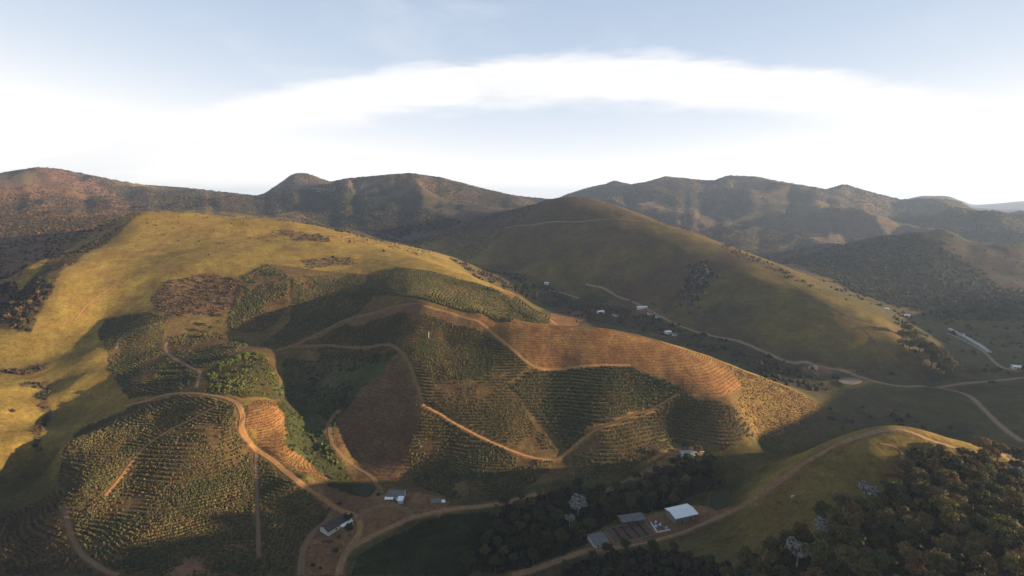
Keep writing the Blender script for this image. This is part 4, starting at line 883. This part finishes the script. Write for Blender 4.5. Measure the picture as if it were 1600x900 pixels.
def build_farms():
    up = lambda k: YARDS[k][1]
    # dark roofed farmhouse with white veranda wall
    c, L, an = frame((507, 834), (541, 813)); z = up('house_a')
    e = gable('farmhouse', 'dark tile roofed farmhouse with white front wall at the left junction', c, z, an, 15, 7.5, 2.9, 1.7, 'tile_dark', doors=(.1,), wins=(-.15, .3))
    v = MB().slab([(0, -6.3, 2.3), (7.6, -6.3, 2.3), (7.6, -3.9, 2.75), (0, -3.9, 2.75)], .1).build('veranda_roof', 'white_roof', e)
    for x in (.3, 3.8, 7.3): MB().box(x - .09, x + .09, -6.2, -6.02, -.5, 2.2).build('post', 'white_wall', e)
    MB().box(7.6, 9.9, -2.2, 2.6, -.8, 2.2).build('side_room', 'white_wall', e); MB().slab([(7.55, -2.4, 2.45), (10.1, -2.4, 2.3), (10.1, 2.8, 2.3), (7.55, 2.8, 2.45)], .08).build('lean_to_roof', 'white_roof', e)
    # grey roofed house, L shaped
    c, L, an = frame((606, 776), (634, 778)); z = up('house_b')
    e = gable('farmhouse', 'grey roofed farmhouse with bright white eaves beside the brown terraces', c, z, an + .12, 10, 6.5, 2.8, 1.5, 'grey_roof', doors=(-.1,), wins=(-.35, .25))
    MB().slab([(-6.4, -5.6, 2.2), (-1.0, -5.6, 2.2), (-1.0, -3.3, 2.6), (-6.4, -3.3, 2.6)], .1).build('veranda_roof', 'white_roof', e)
    MB().box(2.2, 5.2, -7.4, -3.25, -1, 2.5).build('wing', 'white_wall', e); MB().slab([(1.9, -7.8, 2.65), (5.5, -7.8, 2.65), (5.5, -3.2, 2.95), (1.9, -3.2, 2.95)], .1).build('wing_roof', 'white_roof', e)
    for x in (-6.2, -3.8, -1.3): MB().box(x - .08, x + .08, -5.5, -5.34, -.6, 2.1).build('post', 'white_wall', e)
    c, L, an = frame((668, 788), (694, 786)); z = up('ruin')
    e = gable('shed', 'small weathered shed with patchy pale roof right of the grey farmhouse', c, z, an + .1, 6.0, 4.0, 2.0, .9, 'grey_roof', 'concrete', .3, (.1,), (-.25,), 'shed')
    MB().slab([(3.3, -2.4, 1.8), (5.6, -2.4, 1.6), (5.6, .6, 1.6), (3.3, .6, 1.8)], .08).build('lean_to_roof', 'white_roof', e)
    # hillside house: two parallel roofs with white edges
    c, L, an = frame((1052, 714), (1092, 712)); z = up('topyard')
    e = gable('farmhouse', 'hillside house with two small roofs edged white above the stream wood', c, z, an, 8.5, 6, 2.7, 1.1, 'metal', 'concrete', doors=(0.,), wins=(-.3, .3))
    MB().box(4.6, 13, 1.0, 6.6, -1, 2.6).build('wing', 'concrete', e); MB().slab([(4.4, .6, 2.75), (13.4, .6, 2.75), (13.4, 7.0, 3.3), (4.4, 7.0, 3.3)], .1).build('wing_roof', 'tile_dark', e)
    MB().slab([(4.4, .3, 2.70), (13.4, .3, 2.70), (13.4, .6, 2.76), (4.4, .6, 2.76)], .1).build('eaves', 'white_roof', e); MB().slab([(-5, -3.9, 2.55), (5, -3.9, 2.55), (5, -3.52, 2.66), (-5, -3.52, 2.66)], .1).build('eaves', 'white_roof', e)
    # drying yard
    z = up('drying')
    c, L, an = frame((1052, 820), (1091, 811)); nrm = np.array([-math.sin(an), math.cos(an)])
    gable('storage_shed', 'large shed with bright white metal roof beside the valley road', c + nrm * 4.5, z, an, 14.5, 9.5, 4.0, .9, 'white_roof', 'concrete', .6, (-.2,), (.2,), 'shed', ridge='white_roof')
    c2, L2, an2 = frame((968, 822), (1010, 816)); n2 = np.array([-math.sin(an2), math.cos(an2)])
    gable('open_shed', 'long low open shed with dull grey roof behind the drying beds', c2 + n2 * 2.5, z, an2, 14, 6, 2.6, .9, 'grey_roof', 'concrete', .5, cat='shed', open_=True)
    c3, L3, an3 = frame((920, 852), (944, 857)); n3 = np.array([-math.sin(an3), math.cos(an3)])
    e = gable('pulping_shed', 'brown grey roofed shed at the lower end of the drying beds', c3 + n3 * 4, z - .2, an + .02, 8, 8.5, 2.6, 1.0, 'grey_roof', 'white_wall', .4, (.1,), (-.25,), 'shed')
    # drying terrace: slab, beds, dark dividing walls
    a0, b0 = hit(950, 838), hit(1018, 824); cc = (a0 + b0) / 2; t = empty('drying_terrace', (cc[0], cc[1], z), an)
    MB().box(-13.2, 13.2, -6.5, 5.6, -1.2, .12).build('slab', 'concrete', t)
    for i in range(5):
        x0 = -12.9 + i * 5.2
        v = MB(); 
        for j in range(6): v.slab([(x0 + .1 + j * .78, -6.2, .18 + .05 * (j % 2)), (x0 + .84 + j * .78, -6.2, .18 + .05 * ((j + 1) % 2)), (x0 + .84 + j * .78, 5.3, .18 + .05 * ((j + 1) % 2)), (x0 + .1 + j * .78, 5.3, .18 + .05 * (j % 2))], .05)
        v.build('drying_bed', 'bed', t)
        if i: MB().box(x0 - .32, x0 - .04, -6.3, 5.4, .121, .95).build('dividing_wall', 'dark', t)
    MB().box(-13.1, 13.1, 5.42, 5.6, .121, .8).build('back_wall', 'concrete', t); tag(t, 'coffee drying terrace of five brown beds between dark low walls', 'drying terrace')
    # white walled pen
    a1, b1, c1 = hit(1017, 818), hit(1027, 833), hit(1047, 829); w = empty('yard_wall', (*b1, z), 0)
    for p, q in ((a1 - b1, b1 - b1), (b1 - b1, c1 - b1)):
        d = q - p; n = np.array([-d[1], d[0]]) / np.hypot(*d) * .25; m = MB(); m.slab([(*(p + n), .9), (*(p - n), .9), (*(q - n), .9), (*(q + n), .9)], 1.5)
        o = m.build('wall', 'white_wall', w)
    tag(w, 'white L shaped yard wall between the beds and the white roofed shed', 'wall')
    for i in range(11):
        k = random.random(); p = a1 * (1 - k) * .9 + c1 * k + (1 - k) * .1 * b1 + np.array([random.uniform(0, 4), random.uniform(-1.5, 2.5)]); m = MB(); m.box(-.8, .8, -.5, .5, 0, .35); m.box(-.6, .55, -.45, .4, .36, .68); m.box(-.35, .5, -.3, .35, .69, .95)
        o = m.build('sack_pile', random.choice(['white_wall', 'concrete', 'grey_roof', 'metal']), None); o.location = (*p, z + .02); o.rotation_euler.z = random.uniform(0, 3); tag(o, 'small pile of pale sacks inside the white walled yard', 'sacks', 'sack piles in the walled yard')
    # timber pile below the dark roofed farmhouse
    h = hit(512, 847); t = empty('timber_pile', (*h, gz(*h)), .1)
    for j, (y, q) in enumerate([(-.6, .3), (0, .3), (.6, .3), (-.3, .82), (.3, .82), (0, 1.34)]): MB().tube((-3 + .2 * (j % 3), y, q), (3 + .25 * (j % 2), y, q), .3, .27, 8).build('log', 'wood', t)
    tag(t, 'dark stack of logs in the yard below the dark roofed farmhouse', 'timber')
    # far valley houses
    for u, v, L, W, an, rf, lb in [(938,489,13,8,.3,'white_roof','white roofed house in the far valley left of the road'),(1003,482,20,7,.15,'white_roof','long white roofed farm building above the far valley road'),(1016,491,10,7,.2,'tile_red','reddish roofed house just below the long white farm building'),
                                   (1043,521,11,7,.35,'white_roof','small white house on the near side of the valley road'),(854,444,10,7,-.1,'white_roof','tiny white house behind the tall tree cluster'),(1385,485,7,5,-.3,'white_roof','tiny white house behind the sunlit flank of the round hill'),
                                   (1417,495,8,5,-.4,'white_roof','low white building further along behind the round hill'),(1588,576,10,7,-.3,'white_roof','small white house by the right edge beyond the track'),(1503,525,7,6,-.5,'metal','small grey hut at the upper end of the long greenhouse'),
                                   (962,494,8,6,.5,'tile_red','small red roofed house among trees right of the white far house'),(1028,496,9,6,.1,'grey_roof','grey roofed shed right of the long white farm building'),(1054,524,7,5,.4,'grey_roof','tiny grey hut next to the small white house by the valley road'),(1270,577,9,6,.2,'grey_roof','grey roofed shed in the bare earth yard')]:
        h = hit(u, v); gable('house', lb, h, gz(*h) + .2, an, L * .75, W * .75, 2.5, 1.0, rf, 'white_wall', .5, (0.,), (-.3, .3), 'house')
    h = hit(1575, 738); h = hit(1597, 742); gable('house', 'bluish walled house cut by the right edge beside the knoll road', h, gz(*h) + .2, .3, 9, 6, 2.8, 1.3, 'metal', 'paint_blue', .5, (0.,), (-.3, .3), 'house')
    # long greenhouse
    p, q = hit(1484, 515), hit(1546, 551); d = q - p; L = float(np.hypot(*d)); e = empty('greenhouse', (*((p + q) / 2), 0), math.atan2(d[1], d[0])); n = 14
    zz = lambda t: float(gz(*(p + d * t)))
    for i in range(n):
        t0, t1 = i / n, (i + .96) / n; m = MB(); x0, x1 = (t0 - .5) * L, (t1 - .5) * L; z0 = min(zz(t0), zz(t1)); pr = []
        for k in range(7): t_ = math.pi * k / 6; pr.append((-math.cos(t_) * 2.3, 1.0 + math.sin(t_) * 1.3))
        pr = [(-2.3, -1.2)] + pr + [(2.3, -1.2)]; k0 = len(m.v)
        for x in (x0, x1): m.v += [(x, y, z0 + q_) for y, q_ in pr]
        g = len(pr); m.f += [(j, g + j, g + j + 1, j + 1) for j in range(g - 1)]; m.f += [tuple(range(g)), tuple(reversed(range(g, 2 * g)))]
        m.build('bay', 'concrete_pale', e)
    tag(e, 'long narrow white roofed greenhouse stretching across the far right valley', 'greenhouse')
    # pale pole in the shaded coffee
    h = hit(670, 529); e = empty('pole', (*h, gz(*h))); MB().tube((0, 0, -.5), (0, 0, 6.2), .22, .16, 8).build('shaft', 'white_wall', e); MB().box(-.7, .7, -.08, .08, 5.5, 5.7).build('crossarm', 'wood', e); tag(e, 'pale bare pole standing alone in the shaded coffee', 'pole')
    for i in range(14):
        u, v = random.uniform(1084, 1108), random.uniform(412, 462); h = hit(u, v); bm = bmesh.new(); bmesh.ops.create_icosphere(bm, subdivisions=2, radius=1)
        for w_ in bm.verts: w_.co *= 1 + random.uniform(-.25, .25)
        me = bpy.data.meshes.new('boulder'); bm.to_mesh(me); bm.free(); me.materials.append(M['rock']); o = link(bpy.data.objects.new('boulder', me)); s = random.uniform(1.2, 3.0); o.scale = (s, s * .8, s); o.location = (*h, gz(*h) + s * .3); tag(o, 'pale rock outcrop in the dark scrubby patch of the round hill', 'boulder', 'rocks on the round hill')
build_farms()

def cow(u, v, rz, mat, label):
    h = hit(u, v); pts = [(-.85,0,1.15,.30),(-.3,0,1.12,.36),(.35,0,1.15,.38),(.8,0,1.25,.26),(1.15,0,1.15,.17),(1.45,0,.85,.16),(1.65,0,.55,.10)]
    e = [(i, i + 1) for i in range(6)]
    for b, x in ((0, -.8), (2, .5)):
        for y in (-.25, .25): k = len(pts); pts += [(x, y, .85, .16), (x - .05, y, .45, .09), (x + .02, y, .02, .07)]; e += [(b, k), (k, k + 1), (k + 1, k + 2)]
    k = len(pts); pts += [(-1.15, 0, 1.1, .05), (-1.22, 0, .6, .04)]; e += [(0, k), (k, k + 1)]
    me = bpy.data.meshes.new('cow'); me.from_pydata([p[:3] for p in pts], e, []); o = link(bpy.data.objects.new('cow', me)); o.modifiers.new('skin', 'SKIN'); 
    for q, p in zip(me.skin_vertices[0].data, pts): q.radius = (p[3], p[3])
    me.skin_vertices[0].data[1].use_root = True; s = o.modifiers.new('sub', 'SUBSURF'); s.levels = s.render_levels = 1; me.materials.append(M[mat])
    o.location = (*h, gz(*h)); o.rotation_euler.z = rz; tag(o, label, 'cow')
cow(1238, 778, .4, 'hide', 'white cow grazing alone on the shaded slope left of the wood')
cow(1216, 787, 2.0, 'hide_brown', 'dark cow on the shaded slope, lower left of the white cow')
cow(1242, 786, -.6, 'hide_brown', 'dark cow just below the white cow')

# ------------------------------------------------------------------ air
def haze():
    z0, z1 = float(ZG.min()) - 2, max(float(ZG.max()), CAMZ) + 12; m = MB().box(-11500, 11500, -8000, 11500, z0, z1)
    me = bpy.data.meshes.new('haze'); me.from_pydata(m.v, [], m.f); ma = bpy.data.materials.new('haze'); ma.use_nodes = True; nt = ma.node_tree; nt.nodes.clear()
    o = nt.nodes.new('ShaderNodeOutputMaterial'); v = nt.nodes.new('ShaderNodeVolumePrincipled'); v.inputs['Color'].default_value = (.50, .66, 1.0, 1); v.inputs['Density'].default_value = 7.5e-5; v.inputs['Anisotropy'].default_value = .2
    nt.links.new(v.outputs[0], o.inputs['Volume']); me.materials.append(ma); tag(link(bpy.data.objects.new('haze', me)), 'thin bluish haze over the far hills', None, None, 'stuff')
    print('haze z', z0, z1, 'trees', ntree[0])
haze()
